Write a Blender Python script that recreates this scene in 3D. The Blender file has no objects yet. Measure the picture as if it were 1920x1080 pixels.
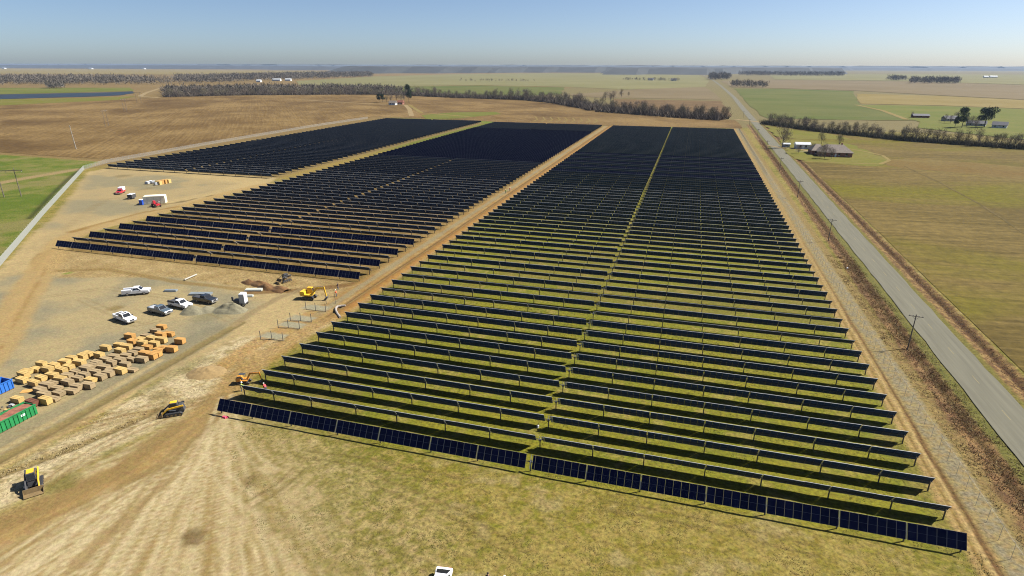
import bpy, bmesh, math, random
import numpy as np
from mathutils import Vector, Matrix, Euler

random.seed(7)
R = math.radians
scene = bpy.context.scene
COL = scene.collection

# ------------------------------------------------------------------ camera, sky, sun, exposure
FPX, YAW, PITCH, ROLL, CAM_H = 1113.06, -0.2841, 0.3584, 0.0029, 52.97
def cam_axes():
    cy, sy, cp, sp, cr, sr = math.cos(YAW), math.sin(YAW), math.cos(PITCH), math.sin(PITCH), math.cos(ROLL), math.sin(ROLL)
    fw = np.array([sy*cp, cy*cp, -sp]); rt = np.array([cy, -sy, 0.0]); up = np.cross(rt, fw)
    return cr*rt+sr*up, -sr*rt+cr*up, -fw
AX = np.array(cam_axes())
cam_d = bpy.data.cameras.new('camera'); cam = bpy.data.objects.new('camera', cam_d); COL.objects.link(cam)
cam_d.sensor_width = 36.0; cam_d.lens = FPX/1920*36.0; cam_d.clip_start = 0.5; cam_d.clip_end = 120000
m = Matrix(((AX[0][0], AX[1][0], AX[2][0], 0), (AX[0][1], AX[1][1], AX[2][1], 0), (AX[0][2], AX[1][2], AX[2][2], CAM_H), (0, 0, 0, 1)))
cam.matrix_world = m
scene.camera = cam

SUN_EL, SUN_AZ = R(45.5), R(60)      # azimuth measured from +Y towards +X
world = bpy.data.worlds.new('World'); scene.world = world; world.use_nodes = True
wn = world.node_tree; bg = wn.nodes['Background']
sky = wn.nodes.new('ShaderNodeTexSky'); sky.sky_type = 'NISHITA'; sky.sun_disc = False
sky.sun_elevation = SUN_EL; sky.sun_rotation = SUN_AZ
sky.air_density = 0.60; sky.dust_density = 0.85; sky.ozone_density = 3.0; sky.altitude = 60
wn.links.new(sky.outputs[0], bg.inputs[0]); bg.inputs[1].default_value = 0.056
sun_d = bpy.data.lights.new('sun', 'SUN'); sun_d.energy = 5.0; sun_d.angle = R(0.53); sun_d.color = (1.0, 0.955, 0.87)
sun = bpy.data.objects.new('sun', sun_d); COL.objects.link(sun)
sdir = Vector((math.sin(SUN_AZ)*math.cos(SUN_EL), math.cos(SUN_AZ)*math.cos(SUN_EL), math.sin(SUN_EL)))
sun.rotation_euler = sdir.to_track_quat('Z', 'Y').to_euler(); sun.location = (60, 60, 120)
vs = scene.view_settings
vs.view_transform = 'Standard'; vs.look = 'None'; vs.gamma = 1; vs.use_curve_mapping = False; vs.exposure = 1.18
scene.cycles.max_bounces = 6; scene.cycles.transparent_max_bounces = 12; scene.cycles.volume_bounces = 0
scene.cycles.use_denoising = True; scene.cycles.denoising_prefilter = 'NONE'
scene.cycles.filter_width = 1.1

# ------------------------------------------------------------------ helpers
K_ALB = 0.36
def S(r, g, b, k=K_ALB):
    """albedo of a surface that reads r,g,b (0-255) in full sun"""
    f = lambda c: ((c/255+0.055)/1.055)**2.4 if c > 10 else c/255/12.92
    return (f(r)*k, f(g)*k, f(b)*k)
def P(px, py, z=0.0):
    """survey point: the place on level z seen at photo pixel px, py"""
    d = AX.T @ np.array([px-960, -(py-540), -FPX]); t = (z-CAM_H)/d[2]
    return (float(d[0]*t), float(d[1]*t))
def PL(pts): return [P(*p) for p in pts]

MATS = {}
def mat(name, col, rough=0.8, metal=0.0, var=0.0, scale=1.0, bump=0.0, bscale=None, spec=0.5, objvar=0.0, stretch=None, col2=None, coat=0.0):
    if name in MATS: return MATS[name]
    m = bpy.data.materials.new(name); m.use_nodes = True; nt = m.node_tree; N = nt.nodes; L = nt.links
    b = N['Principled BSDF']; b.inputs['Roughness'].default_value = rough; b.inputs['Metallic'].default_value = metal
    b.inputs['Specular IOR Level'].default_value = spec; b.inputs['Coat Weight'].default_value = coat
    b.inputs['Base Color'].default_value = (*col, 1)
    src = None
    if var or col2 or bump:
        tc = N.new('ShaderNodeTexCoord'); vec = tc.outputs['Object']
        if stretch:
            mp = N.new('ShaderNodeMapping'); mp.inputs['Scale'].default_value = stretch; L.new(vec, mp.inputs[0]); vec = mp.outputs[0]
        nz = N.new('ShaderNodeTexNoise'); nz.inputs['Scale'].default_value = scale; nz.inputs['Detail'].default_value = 5; nz.inputs['Roughness'].default_value = 0.65
        L.new(vec, nz.inputs['Vector'])
        mx = N.new('ShaderNodeMix'); mx.data_type = 'RGBA'
        a = tuple(c*(1-var) for c in col); c2 = col2 if col2 else tuple(min(1, c*(1+var)) for c in col)
        mx.inputs[6].default_value = (*a, 1); mx.inputs[7].default_value = (*c2, 1)
        rg = N.new('ShaderNodeMapRange'); rg.inputs[1].default_value = 0.3; rg.inputs[2].default_value = 0.7
        L.new(nz.outputs[0], rg.inputs[0]); L.new(rg.outputs[0], mx.inputs[0]); src = mx.outputs[2]
        if bump:
            bp = N.new('ShaderNodeBump'); bp.inputs['Strength'].default_value = bump; bp.inputs['Distance'].default_value = 0.1
            L.new(nz.outputs[0], bp.inputs['Height']); L.new(bp.outputs[0], b.inputs['Normal'])
    if objvar:
        oi = N.new('ShaderNodeObjectInfo'); hs = N.new('ShaderNodeHueSaturation')
        r2 = N.new('ShaderNodeMapRange'); r2.inputs[3].default_value = 1-objvar; r2.inputs[4].default_value = 1+objvar
        L.new(oi.outputs['Random'], r2.inputs[0]); L.new(r2.outputs[0], hs.inputs['Value'])
        if src: L.new(src, hs.inputs['Color'])
        else: hs.inputs['Color'].default_value = (*col, 1)
        src = hs.outputs[0]
    if src: L.new(src, b.inputs['Base Color'])
    MATS[name] = m
    return m

class MB:
    """collects shapes, then links them as ONE mesh object"""
    def __init__(s): s.v = []; s.f = []; s.mi = []; s.mats = []
    def m(s, mt):
        if mt not in s.mats: s.mats.append(mt)
        return s.mats.index(mt)
    def add(s, vs, fs, mt):
        o = len(s.v); s.v += [tuple(v) for v in vs]; k = s.m(mt)
        for f in fs: s.f.append(tuple(i+o for i in f)); s.mi.append(k)
        return s
    def box(s, x0, x1, y0, y1, z0, z1, mt, tx0=0, tx1=0, ty=0):
        v = [(x0, y0, z0), (x1, y0, z0), (x1, y1, z0), (x0, y1, z0), (x0+tx0, y0+ty, z1), (x1-tx1, y0+ty, z1), (x1-tx1, y1-ty, z1), (x0+tx0, y1-ty, z1)]
        return s.add(v, [(3, 2, 1, 0), (4, 5, 6, 7), (0, 1, 5, 4), (1, 2, 6, 5), (2, 3, 7, 6), (3, 0, 4, 7)], mt)
    def prism(s, prof, y0, y1, mt):
        n = len(prof); v = [(x, y0, z) for x, z in prof]+[(x, y1, z) for x, z in prof]
        f = [tuple(range(n)), tuple(range(2*n-1, n-1, -1))]+[(i, i+n, (i+1) % n+n, (i+1) % n) for i in range(n)]
        return s.add(v, f, mt)
    def cyl(s, a, b, r, mt, n=10, r2=None, caps=True):
        a, b = Vector(a), Vector(b); r2 = r if r2 is None else r2
        d = (b-a).normalized(); u = d.orthogonal().normalized(); w = d.cross(u)
        v = [a+(u*math.cos(t)+w*math.sin(t))*r for t in (2*math.pi*i/n for i in range(n))]+[b+(u*math.cos(t)+w*math.sin(t))*r2 for t in (2*math.pi*i/n for i in range(n))]
        f = [(i, (i+1) % n, (i+1) % n+n, i+n) for i in range(n)]
        if caps: f += [tuple(range(n-1, -1, -1)), tuple(range(n, 2*n))]
        return s.add(v, f, mt)
    def path(s, pts, r, mt, n=8):
        for a, b in zip(pts[:-1], pts[1:]): s.cyl(a, b, r, mt, n)
        return s
    def quad(s, pts, mt): return s.add(pts, [tuple(range(len(pts)))], mt)
    def mesh(s, name, smooth=False, bevel=0.0):
        me = bpy.data.meshes.new(name); me.from_pydata(s.v, [], s.f)
        for mt in s.mats: me.materials.append(mt)
        me.polygons.foreach_set('material_index', s.mi)
        if bevel:
            bm = bmesh.new(); bm.from_mesh(me); bmesh.ops.remove_doubles(bm, verts=bm.verts, dist=1e-4)
            bmesh.ops.bevel(bm, geom=bm.edges[:], offset=bevel, segments=2, profile=0.6, affect='EDGES', clamp_overlap=True)
            bm.to_mesh(me); bm.free()
        if smooth: me.polygons.foreach_set('use_smooth', [True]*len(me.polygons))
        me.update(); return me
    def build(s, name, parent=None, smooth=False, bevel=0.0, loc=(0, 0, 0), rot=(0, 0, 0)):
        return obj(name, s.mesh(name, smooth, bevel), parent, loc, rot)

def obj(name, me, parent=None, loc=(0, 0, 0), rot=(0, 0, 0)):
    o = bpy.data.objects.new(name, me); COL.objects.link(o); o.location = loc; o.rotation_euler = rot
    if parent: o.parent = parent
    return o
def tag(o, label, cat, group=None, kind=None):
    o['label'] = label; o['category'] = cat
    if group: o['group'] = group
    if kind: o['kind'] = kind
    return o
def thing(name, label, cat, loc=(0, 0, 0), rz=0.0, group=None):
    o = bpy.data.objects.new(name, None); COL.objects.link(o); o.location = loc; o.rotation_euler = (0, 0, rz)
    o.empty_display_size = 0.5
    return tag(o, label, cat, group)
def struct(o, kind='structure'): o['kind'] = kind; return o
ONES = 'zero first second third fourth fifth sixth seventh eighth ninth tenth eleventh twelfth thirteenth fourteenth fifteenth sixteenth seventeenth eighteenth nineteenth'.split()
TENS = {20: 'twent', 30: 'thirt', 40: 'fort', 50: 'fift', 60: 'sixt', 70: 'sevent', 80: 'eight', 90: 'ninet'}
def nth(n):
    if n < 20: return ONES[n]
    t = n//10*10
    return TENS[t]+'ieth' if n == t else TENS[t]+'y-'+ONES[n-t]

# numpy noise
def vnoise(x, y, seed=0):
    xi = np.floor(x).astype(np.int64); yi = np.floor(y).astype(np.int64); fx = x-xi; fy = y-yi
    fx = fx*fx*(3-2*fx); fy = fy*fy*(3-2*fy)
    def h(a, b):
        n = (a*374761393+b*668265263+seed*1442695041) & 0xffffffff
        n = ((n ^ (n >> 13))*1274126177) & 0xffffffff
        return ((n ^ (n >> 16)) & 0xffff)/65535.0
    return (h(xi, yi)*(1-fx)+h(xi+1, yi)*fx)*(1-fy)+(h(xi, yi+1)*(1-fx)+h(xi+1, yi+1)*fx)*fy
def fbm(x, y, sc, octv=4, seed=0, gain=0.55):
    a, t, v = 1.0, 0.0, 0.0
    for o in range(octv):
        v = v+a*vnoise(x*sc, y*sc, seed+o*17); t += a; a *= gain; sc *= 2.03
    return v/t
def sstep(a, b, x):
    t = np.clip((x-a)/(b-a), 0, 1); return t*t*(3-2*t)
def dline(x, y, pts):
    """distance to a polyline"""
    d = np.full(x.shape, 1e9)
    for (ax, ay), (bx, by) in zip(pts[:-1], pts[1:]):
        vx, vy = bx-ax, by-ay; L2 = vx*vx+vy*vy+1e-9
        t = np.clip(((x-ax)*vx+(y-ay)*vy)/L2, 0, 1)
        d = np.minimum(d, np.hypot(x-ax-t*vx, y-ay-t*vy))
    return d
def sdpoly(x, y, pts):
    """signed distance, positive inside"""
    ins = np.zeros(x.shape, bool); n = len(pts)
    for i in range(n):
        (ax, ay), (bx, by) = pts[i], pts[(i+1) % n]
        c = ((ay > y) != (by > y)) & (x < (bx-ax)*(y-ay)/(by-ay+1e-12)+ax); ins ^= c
    d = dline(x, y, list(pts)+[pts[0]])
    return np.where(ins, d, -d)

# ------------------------------------------------------------------ ground (one sheet to the horizon)
def axis(segs, lo, hi, g=1.35):
    a = []
    for s0, s1, st in segs: a += list(np.arange(s0, s1-1e-6, st))
    a.append(segs[-1][1])
    st = segs[-1][2]; v = a[-1]
    while v < hi: st *= g; v += st; a.append(min(v, hi))
    st = segs[0][2]; v = a[0]; b = []
    while v > lo: st *= g; v -= st; b.append(max(v, lo))
    return np.array(b[::-1]+a)
gx = axis([(-420, -195, 1.5), (-195, -122, 0.6), (-122, 68, 0.4), (68, 80, 1.0)], -30000, 30000)
gy = axis([(26, 126, 0.38), (126, 262, 0.7), (262, 600, 1.6)], -4000, 30000)
X, Y = np.meshgrid(gx, gy); nx, ny = len(gx), len(gy)
X = X.ravel(); Y = Y.ravel()
Z = np.zeros(X.shape)
C = np.zeros((X.size, 3))
XR = X-0.013*(Y-100)                                   # distance measured off the slightly skewed road
n1 = fbm(X, Y, 0.05, 4, 1); n2 = fbm(X, Y, 0.3, 4, 2); n3 = fbm(X, Y, 1.3, 3, 3); n4 = fbm(X, Y, 0.012, 3, 4)
def put(w, col, k=K_ALB):
    w = np.clip(w, 0, 1)[:, None]; C[:] = C*(1-w)+np.array(S(*col, k))*w
def mixc(a, b, t): t = np.clip(t, 0, 1)[:, None]; return np.array(S(*a))*(1-t)+np.array(S(*b))*t
def putc(w, cc): w = np.clip(w, 0, 1)[:, None]; C[:] = C*(1-w)+cc*w
# meadow: straw, olive, green tufts
C[:] = mixc((176, 156, 84), (148, 134, 50), sstep(0.35, 0.66, 0.55*n2+0.45*n3))
putc(sstep(0.47, 0.66, 0.55*n1+0.45*n3)*0.8, mixc((112, 118, 24), (140, 134, 40), n2))
putc(sstep(0.58, 0.74, n2)*0.7, mixc((196, 176, 122), (178, 156, 100), n3))
far = (np.maximum(np.abs(X+100)-330, Y-600) > 0)
put(far*1.0, (146, 132, 82))
# grass under the roadside block
PX0, PX1 = -68.75, 35.72
inA = sstep(-72, -66, X)*sstep(38, 34.5, X)*sstep(64.5, 67, Y)*sstep(580, 570, Y)
gA = mixc((150, 144, 34), (122, 132, 24), sstep(0.3, 0.7, 0.5*n1+0.5*n2))
gA = gA*(1-sstep(0.50, 0.68, 0.6*n2+0.4*n3)[:, None]*0.8)+np.array(S(176, 158, 78))*(sstep(0.50, 0.68, 0.6*n2+0.4*n3)*0.8)[:, None]
putc(inA*0.9, gA)
dry = sstep(0.54, 0.66, n1)*inA*0.45
putc(dry, mixc((154, 132, 70), (138, 120, 56), n3))
# earth under the other two blocks
B0, B1, C0, C1 = -184.0, -79.0, -303.0, -197.0
inB = sstep(-190, -183, X)*sstep(-76, -80, X)*sstep(122, 127, Y)*sstep(580, 572, Y)
putc(inB*0.95, mixc((170, 140, 86), (140, 114, 60), sstep(0.35, 0.65, 0.5*n2+0.5*n1)))
inC = sstep(-312, -304, X)*sstep(-192, -196, X)*sstep(247, 252, Y)*sstep(586, 578, Y)
putc(inC*0.95, mixc((172, 146, 96), (150, 128, 76), n2))
strip = sstep(-197.5, -195.5, X)*sstep(-184, -187, X)*sstep(246, 262, Y)*sstep(590, 580, Y)
putc(strip*0.9, mixc((176, 150, 78), (124, 132, 40), sstep(300, 430, Y)+0.5*(n2-0.5)))
# bright grass strip behind the blocks
put(sstep(572, 577, Y)*sstep(596, 590, Y)*sstep(-330, -310, X)*sstep(30, 0, X)*0.85, (128, 150, 44))
# pasture outside the west fence
fenceW = PL([(-60, 560), (0, 500), (80, 405), (158, 318), (200, 306), (400, 270), (600, 236), (690, 222.5)])
past = PL([(-700, 340), (0, 290), (186, 303), (158, 317), (0, 497), (-120, 600), (-700, 900)])
sp = sdpoly(X, Y, past)+2.5*(n2-0.5)
putc(sstep(-0.5, 1.2, sp), mixc((108, 128, 34), (140, 142, 62), sstep(0.38, 0.62, 0.6*n1+0.4*n2)))
putc(sstep(-0.5, 1.2, sp)*sstep(0.55, 0.68, n1)*0.6, mixc((150, 140, 84), (166, 150, 96), n2))
dl = dline(X, Y, PL([(-60, 356), (0, 343), (60, 332), (150, 317)]))+1.0*(n2-0.5)
put(sstep(4.2, 2.6, dl)*(sp > -4), (182, 158, 108))
dl = dline(X, Y, PL([(55, 410), (100, 362), (128, 335), (156, 314)]))
put(sstep(1.3, 0.6, dl)*(sp > -6)*0.8, (58, 62, 28))  # dark stripe: a ditch's shadow line painted into the pasture colour
# north field edge track
dl = dline(X, Y, PL([(0, 287), (100, 294), (190, 302), (260, 298)]))
put(sstep(3.5, 2.0, dl+1.0*(n2-0.5)), (186, 160, 104))
putc((sstep(-0.5, 2, -sp)*sstep(-307, -318, X)*sstep(240, 250, Y)), mixc((168, 140, 88), (144, 120, 70), n2))
# the works yard: tan earth and grey gravel
yard = PL([(-80, 720), (-80, 560), (0, 505), (60, 440), (100, 410), (165, 322), (215, 313), (520, 334), (500, 346), (420, 364), (330, 388), (255, 412), (110, 452), (105, 470), (330, 503), (520, 534), (690, 532), (650, 562), (600, 600), (520, 632), (450, 640), (340, 690), (240, 745), (120, 815), (-80, 905)])
yd = sdpoly(X, Y, yard)+3*(n2-0.5)
tan = mixc((214, 188, 132), (190, 168, 120), sstep(0.35, 0.68, 0.6*n1+0.4*n3))
putc(sstep(-1, 1, yd), tan)
grav = PL([(-90, 560), (10, 520), (120, 500), (330, 520), (460, 548), (500, 570), (440, 612), (330, 655), (240, 705), (110, 780), (-90, 870)])
gd = sdpoly(X, Y, grav)+9*(n1-0.5)+3*(n2-0.5)
gcol = mixc((198, 178, 130), (164, 156, 126), sstep(0.36, 0.62, 0.55*n1+0.45*fbm(X, Y, 0.12, 5, 31)))
putc(sstep(-2, 4, gd)*0.9, gcol)
gs = dline(X, Y, PL([(-60, 870), (0, 832), (130, 770), (250, 703), (330, 660), (400, 625)]))
put(sstep(4.6, 2.6, gs+2.2*(n2-0.5))*0.7, (156, 148, 118))
yard2 = PL([(60, 440), (100, 405), (168, 325), (215, 316), (300, 326), (470, 342), (400, 362), (310, 380), (230, 405), (150, 425)])
y2 = sdpoly(X, Y, yard2)+5*(n1-0.5)
putc(sstep(-1, 5, y2)*0.85, mixc((196, 174, 126), (168, 158, 124), sstep(0.4, 0.6, n1)))
# raked, disturbed earth in front of the left block
rk = sdpoly(X, Y, PL([(75, 505), (110, 468), (400, 500), (690, 533), (655, 560), (520, 548), (330, 520), (110, 522)]))+2*(n2-0.5)
ripple = 0.5*vnoise((X*0.5+Y*0.8)*1.1+9*n1, (X*0.8-Y*0.5)*0.18+6*n1, 61)+0.5*vnoise((X*0.8-Y*0.35)*1.0+7*n1, (X*0.3+Y*0.9)*0.15, 62)
putc(sstep(-1, 1.5, rk), mixc((216, 190, 134), (160, 130, 76), 0.55*ripple+0.7*(n2-0.2)))
Z += sstep(-1, 1.5, rk)*(ripple-0.5)*0.16
for pts, w, c in (([(76, 505), (70, 492), (80, 476), (105, 467)], 2.2, (150, 122, 68)), ([(105, 508), (200, 505), (330, 528), (470, 545)], 1.4, (164, 136, 80)), ([(470, 548), (560, 545), (640, 536), (700, 527)], 2.0, (134, 98, 52))):
    put(sstep(w, w*0.45, dline(X, Y, PL(pts))+0.8*(n2-0.5))*0.8, c)
# the haul track round the west side
for pts, w, c in (([(-40, 690), (0, 640), (40, 560), (90, 490), (115, 452), (170, 428), (260, 408), (340, 388), (420, 364), (500, 346)], 5.0, (204, 172, 112)),
                  ([(-20, 660), (20, 600), (60, 530), (100, 470), (118, 450)], 0.7, (206, 172, 112)), ([(0, 655), (45, 575), (85, 505)], 0.5, (186, 152, 94)), ([(130, 436), (260, 400), (330, 388)], 1.2, (168, 132, 72)), ([(290, 386), (345, 378)], 1.4, (142, 122, 80)), ([(330, 380), (400, 366)], 1.0, (142, 122, 80))):
    put(sstep(w, w*0.55, dline(X, Y, PL(pts))+1.6*(n2-0.5))*0.85, c)
# pale disturbed soil east of the yard
pale = sdpoly(X, Y, PL([(-100, 930), (0, 880), (140, 812), (330, 690), (450, 632), (520, 628), (600, 600), (640, 590), (620, 610), (560, 640), (520, 665), (450, 720), (410, 750), (300, 800), (160, 870), (0, 960), (-100, 1010)]))+2.5*(n2-0.5)
clod = sstep(0.45, 0.7, n3*0.6+n2*0.4)
putc(sstep(-1, 1.5, pale), mixc((228, 208, 162), (180, 158, 106), clod*0.9+0.25*(n1-0.5)))
putc(sstep(-1, 1.5, pale)*sstep(0.56, 0.68, n1)*0.7, mixc((150, 136, 84), (138, 128, 70), n2))
Z += sstep(-1, 1.5, pale)*(n3-0.5)*0.22
for pts, w, c, dz in (([(-80, 905), (0, 862), (150, 778), (300, 692), (380, 645), (450, 606)], 1.5, (150, 130, 76), -0.22), ([(-80, 925), (0, 890), (130, 842), (230, 800), (290, 770)], 1.2, (142, 120, 66), -0.25),
                      ([(-80, 892), (0, 845), (150, 762), (300, 676)], 0.9, (206, 184, 132), 0.10), ([(0, 876), (140, 800), (250, 735)], 1.0, (208, 180, 124), 0.10),
                      ([(440, 608), (480, 582), (520, 560), (560, 545)], 1.3, (172, 150, 108), 0.05)):
    d = dline(X, Y, PL(pts))+0.5*(n3-0.5)
    put(sstep(w, w*0.5, d)*0.8, c); Z += sstep(w, 0, d)*dz
# sand fan where machines turn off the haul road
fx, fy = P(425, 742)
ang = np.arctan2(X-fx, -(Y-fy)); rad = np.hypot(X-fx, Y-fy)
sand = sdpoly(X, Y, PL([(-200, 1130), (-100, 1010), (0, 958), (150, 880), (300, 802), (400, 752), (450, 790), (520, 860), (580, 960), (640, 1100), (400, 1200), (0, 1200)]))+7*(n1-0.5)+4*(n2-0.5)
streak = fbm(ang*22+3*(n1-0.5), rad*0.03, 1.0, 6, 41, 0.85)
fine = fbm(ang*110, rad*0.05, 1.0, 3, 43, 0.8)
putc(sstep(-5, 5, sand)*0.95, mixc((236, 216, 168), (178, 150, 94), sstep(0.30, 0.72, 0.5*streak+0.5*fine)))
putc(sstep(-5, 4, sand)*sstep(0.62, 0.76, 0.35*n2+0.3*n3+.35*n1)*0.55, mixc((138, 132, 58), (160, 146, 88), n1))
Z += sstep(-2, 3, sand)*(fine-0.5)*0.10
sand2 = sdpoly(X, Y, PL([(440, 770), (620, 860), (820, 960), (900, 1120), (560, 1120)]))+10*(n1-0.5)+4*(n2-0.5)
putc(sstep(-6, 6, sand2)*0.6, mixc((204, 180, 128), (150, 136, 70), sstep(0.35, 0.65, 0.5*streak+0.5*n3)))
# haul road and the road between the blocks
for pts, w, c in (([(-120, 1060), (0, 1000), (150, 925), (300, 850), (400, 765), (450, 700), (540, 640), (620, 588), (668, 562), (705, 530)], 4.2, (186, 150, 88)),
                  ([(-100, 1020), (60, 960), (210, 890), (330, 800)], 2.6, (166, 138, 84)), ([(60, 985), (200, 925), (330, 860), (420, 770)], 1.0, (166, 138, 84)),
                  ([(400, 700), (470, 650), (560, 600), (640, 570)], 3.2, (196, 156, 92)), ([(410, 760), (350, 870), (250, 960), (120, 1080)], 0.9, (180, 152, 100))):
    put(sstep(w, w*0.4, dline(X, Y, PL(pts))+1.8*(n2-0.5)+1.0*(streak-0.5))*0.8, c)
mr = sstep(-80.5, -78.2, X)*sstep(-69.2, -71.0, X)*sstep(100, 112, Y)*sstep(586, 574, Y)
putc(mr, mixc((190, 160, 104), (176, 138, 78), sstep(0.35, 0.65, 0.5*n2+0.5*n3)))
put(mr*sstep(1.4, 0.8, np.abs(X+72.4)+0.5*(n2-0.5))*0.8, (180, 132, 66)); put(mr*sstep(1.2, 0.7, np.abs(X+77.0)+0.4*(n2-0.5))*0.7, (172, 160, 124))
put(mr*sstep(0.45, 0.2, np.abs(X+74.5)+0.2*(n2-0.5))*0.8, (118, 86, 44)); Z -= mr*sstep(0.6, 0.1, np.abs(X+74.5))*0.25; Z += mr*sstep(1.4, 0.3, np.abs(X+72.4))*0.25
for px, py, r, c in ((363, 1008, 2.1, (112, 88, 44)), (215, 578, 2.6, (150, 128, 76)), (470, 900, 1.6, (140, 118, 66)), (115, 905, 3.0, (132, 124, 58)), (300, 742, 2.6, (150, 132, 84)), (395, 590, 5.0, (160, 150, 112)), (128, 512, 1.5, (134, 160, 40)), (230, 330, 6, (150, 134, 92))):
    cx, cy = P(px, py); put(sstep(r, r*0.3, np.hypot(X-cx, (Y-cy))+1.4*(n3-0.5)+r*0.4*(n2-0.5))*0.75, c)
rt = random.Random(77)
def rut(pts, w, c, a, gauge=1.0):
    pw = [Vector(p) for p in pts]
    for sg in (-gauge, gauge):
        line = []
        for i, p in enumerate(pw):
            d = (pw[min(i+1, len(pw)-1)]-pw[max(i-1, 0)]).normalized(); line.append((p.x-d.y*sg, p.y+d.x*sg))
        dd = dline(X, Y, line); put(sstep(w, w*0.35, dd+0.25*(n3-0.5))*a, c); Z[:] -= sstep(w, 0, dd)*0.05*a
for i in range(16):
    a0 = R(rt.uniform(-62, 48)); ln = rt.uniform(14, 34); cv = rt.uniform(-.35, .35); pts = []
    for q in range(9): u = q/8; aa = a0+cv*u*u; pts.append((fx+math.sin(aa)*ln*u, fy-math.cos(aa)*ln*u))
    rut(pts, rt.uniform(.32, .5), rt.choice(((170, 144, 92), (158, 130, 80), (236, 216, 168))), rt.uniform(.3, .6), rt.choice((.75, .95)))
for pts in ([(1120, 945), (1250, 968), (1400, 1002), (1540, 1036)], [(700, 900), (860, 965), (980, 1045)], [(560, 850), (700, 868), (860, 905)], [(470, 945), (520, 915), (560, 880)], [(60, 560), (200, 540), (330, 560), (430, 600)], [(150, 560), (260, 610), (300, 600)], [(120, 430), (200, 370), (320, 345), (440, 345)], [(300, 365), (210, 372), (150, 400)]):
    rut(PL(pts), .36, (124, 104, 56) if pts[0][0] > 450 else (164, 142, 98), .5, .8)
# gravel pads under the steel frames
for px, py in ((513, 630), (548, 609), (566, 597), (592, 577)):
    cx, cy = P(px, py); put(sstep(1.0, 0.6, np.maximum(np.abs(X-cx)/3.6, np.abs(Y-cy)/1.7)+0.4*(n3-0.5)), (186, 178, 146))
# east side: perimeter track, gravel strip, ditch, verges
e = (Y > 20)*(Y < 640)
def band(a, b, soft=0.5, jit=0.8, xx=X): return e*sstep(a-soft, a+soft, xx+jit*(n2-0.5))*sstep(b+soft, b-soft, xx+jit*(n2-0.5))
putc(band(35.6, 39.0)*sstep(30, 60, Y+20), mixc((196, 166, 108), (176, 146, 84), n3))
for rx, c in ((36.9, (150, 122, 62)), (38.35, (112, 78, 40)), (37.6, (206, 176, 116))):
    w = e*sstep(0.34, 0.15, np.abs(X+0.5*(n1-0.5)-rx)); put(w*(0.9 if Y.size else 0)*sstep(260, 90, Y), c); Z -= (rx != 37.6)*w*0.07
putc(band(38.9, 42.4), mixc((176, 154, 102), (162, 150, 118), sstep(0.3, 0.65, n3)))
putc(band(42.3, 44.4), mixc((176, 150, 92), (150, 126, 72), n3))
putc(band(44.2, 48.4, 0.6, 1.6, XR), mixc((164, 130, 82), (126, 94, 60), sstep(0.32, 0.62, 0.5*n3+0.5*n2)))
put(e*sstep(0.55, 0.2, np.abs(XR+0.9*(n2-0.5)-46.9))*0.55, (104, 86, 46))
putc(band(48.4, 50.3, 0.3, 0.5, XR), mixc((112, 114, 42), (146, 136, 70), n3))
putc(band(57.0, 58.5, 0.3, 0.5, XR), mixc((116, 116, 40), (150, 134, 66), n3))
putc(band(58.5, 62.8, 0.5, 1.2, XR), mixc((170, 138, 84), (124, 92, 54), sstep(0.35, 0.62, n3)))
put(e*sstep(0.7, 0.3, np.abs(XR+0.8*(n2-0.5)-61.0))*0.7, (96, 66, 40))
Z += e*(-0.55*np.exp(-((XR-46.6)/1.1)**2)-0.5*np.exp(-((XR-60.6)/1.0)**2)+0.10*(n3-0.5)*band(43.5, 49)+0.0)
FS = np.full(X.shape, 0.85); FS -= 0.50*sstep(-1, 1, yd)*(rk < 0); FS -= 0.50*sstep(-5, 4, sand)*(FS > .5); FS = np.where(mr > .5, .5, FS)
site = e*(X > -340)*sstep(62.5, 61.0, XR)
Z += site*((n2-0.5)*0.10+(n3-0.5)*0.05)*sstep(640, 560, Y)
C[:] *= (0.90+0.2*fbm(X, Y, 0.9, 3, 77))[:, None]
me = bpy.data.meshes.new('ground')
me.vertices.add(nx*ny); me.vertices.foreach_set('co', np.stack([X, Y, Z], 1).ravel())
ii = (np.arange(ny-1)[:, None]*nx+np.arange(nx-1)[None, :]).ravel()
q = np.stack([ii, ii+1, ii+nx+1, ii+nx], 1).ravel()
me.loops.add(q.size); me.loops.foreach_set('vertex_index', q)
me.polygons.add(ii.size); me.polygons.foreach_set('loop_start', np.arange(0, q.size, 4)); me.polygons.foreach_set('loop_total', np.full(ii.size, 4))
at = me.attributes.new('soil', 'FLOAT_COLOR', 'POINT'); at.data.foreach_set('color', np.concatenate([C, FS[:, None]], 1).ravel())
me.polygons.foreach_set('use_smooth', np.ones(ii.size, bool)); me.update(); me.validate()
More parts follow.
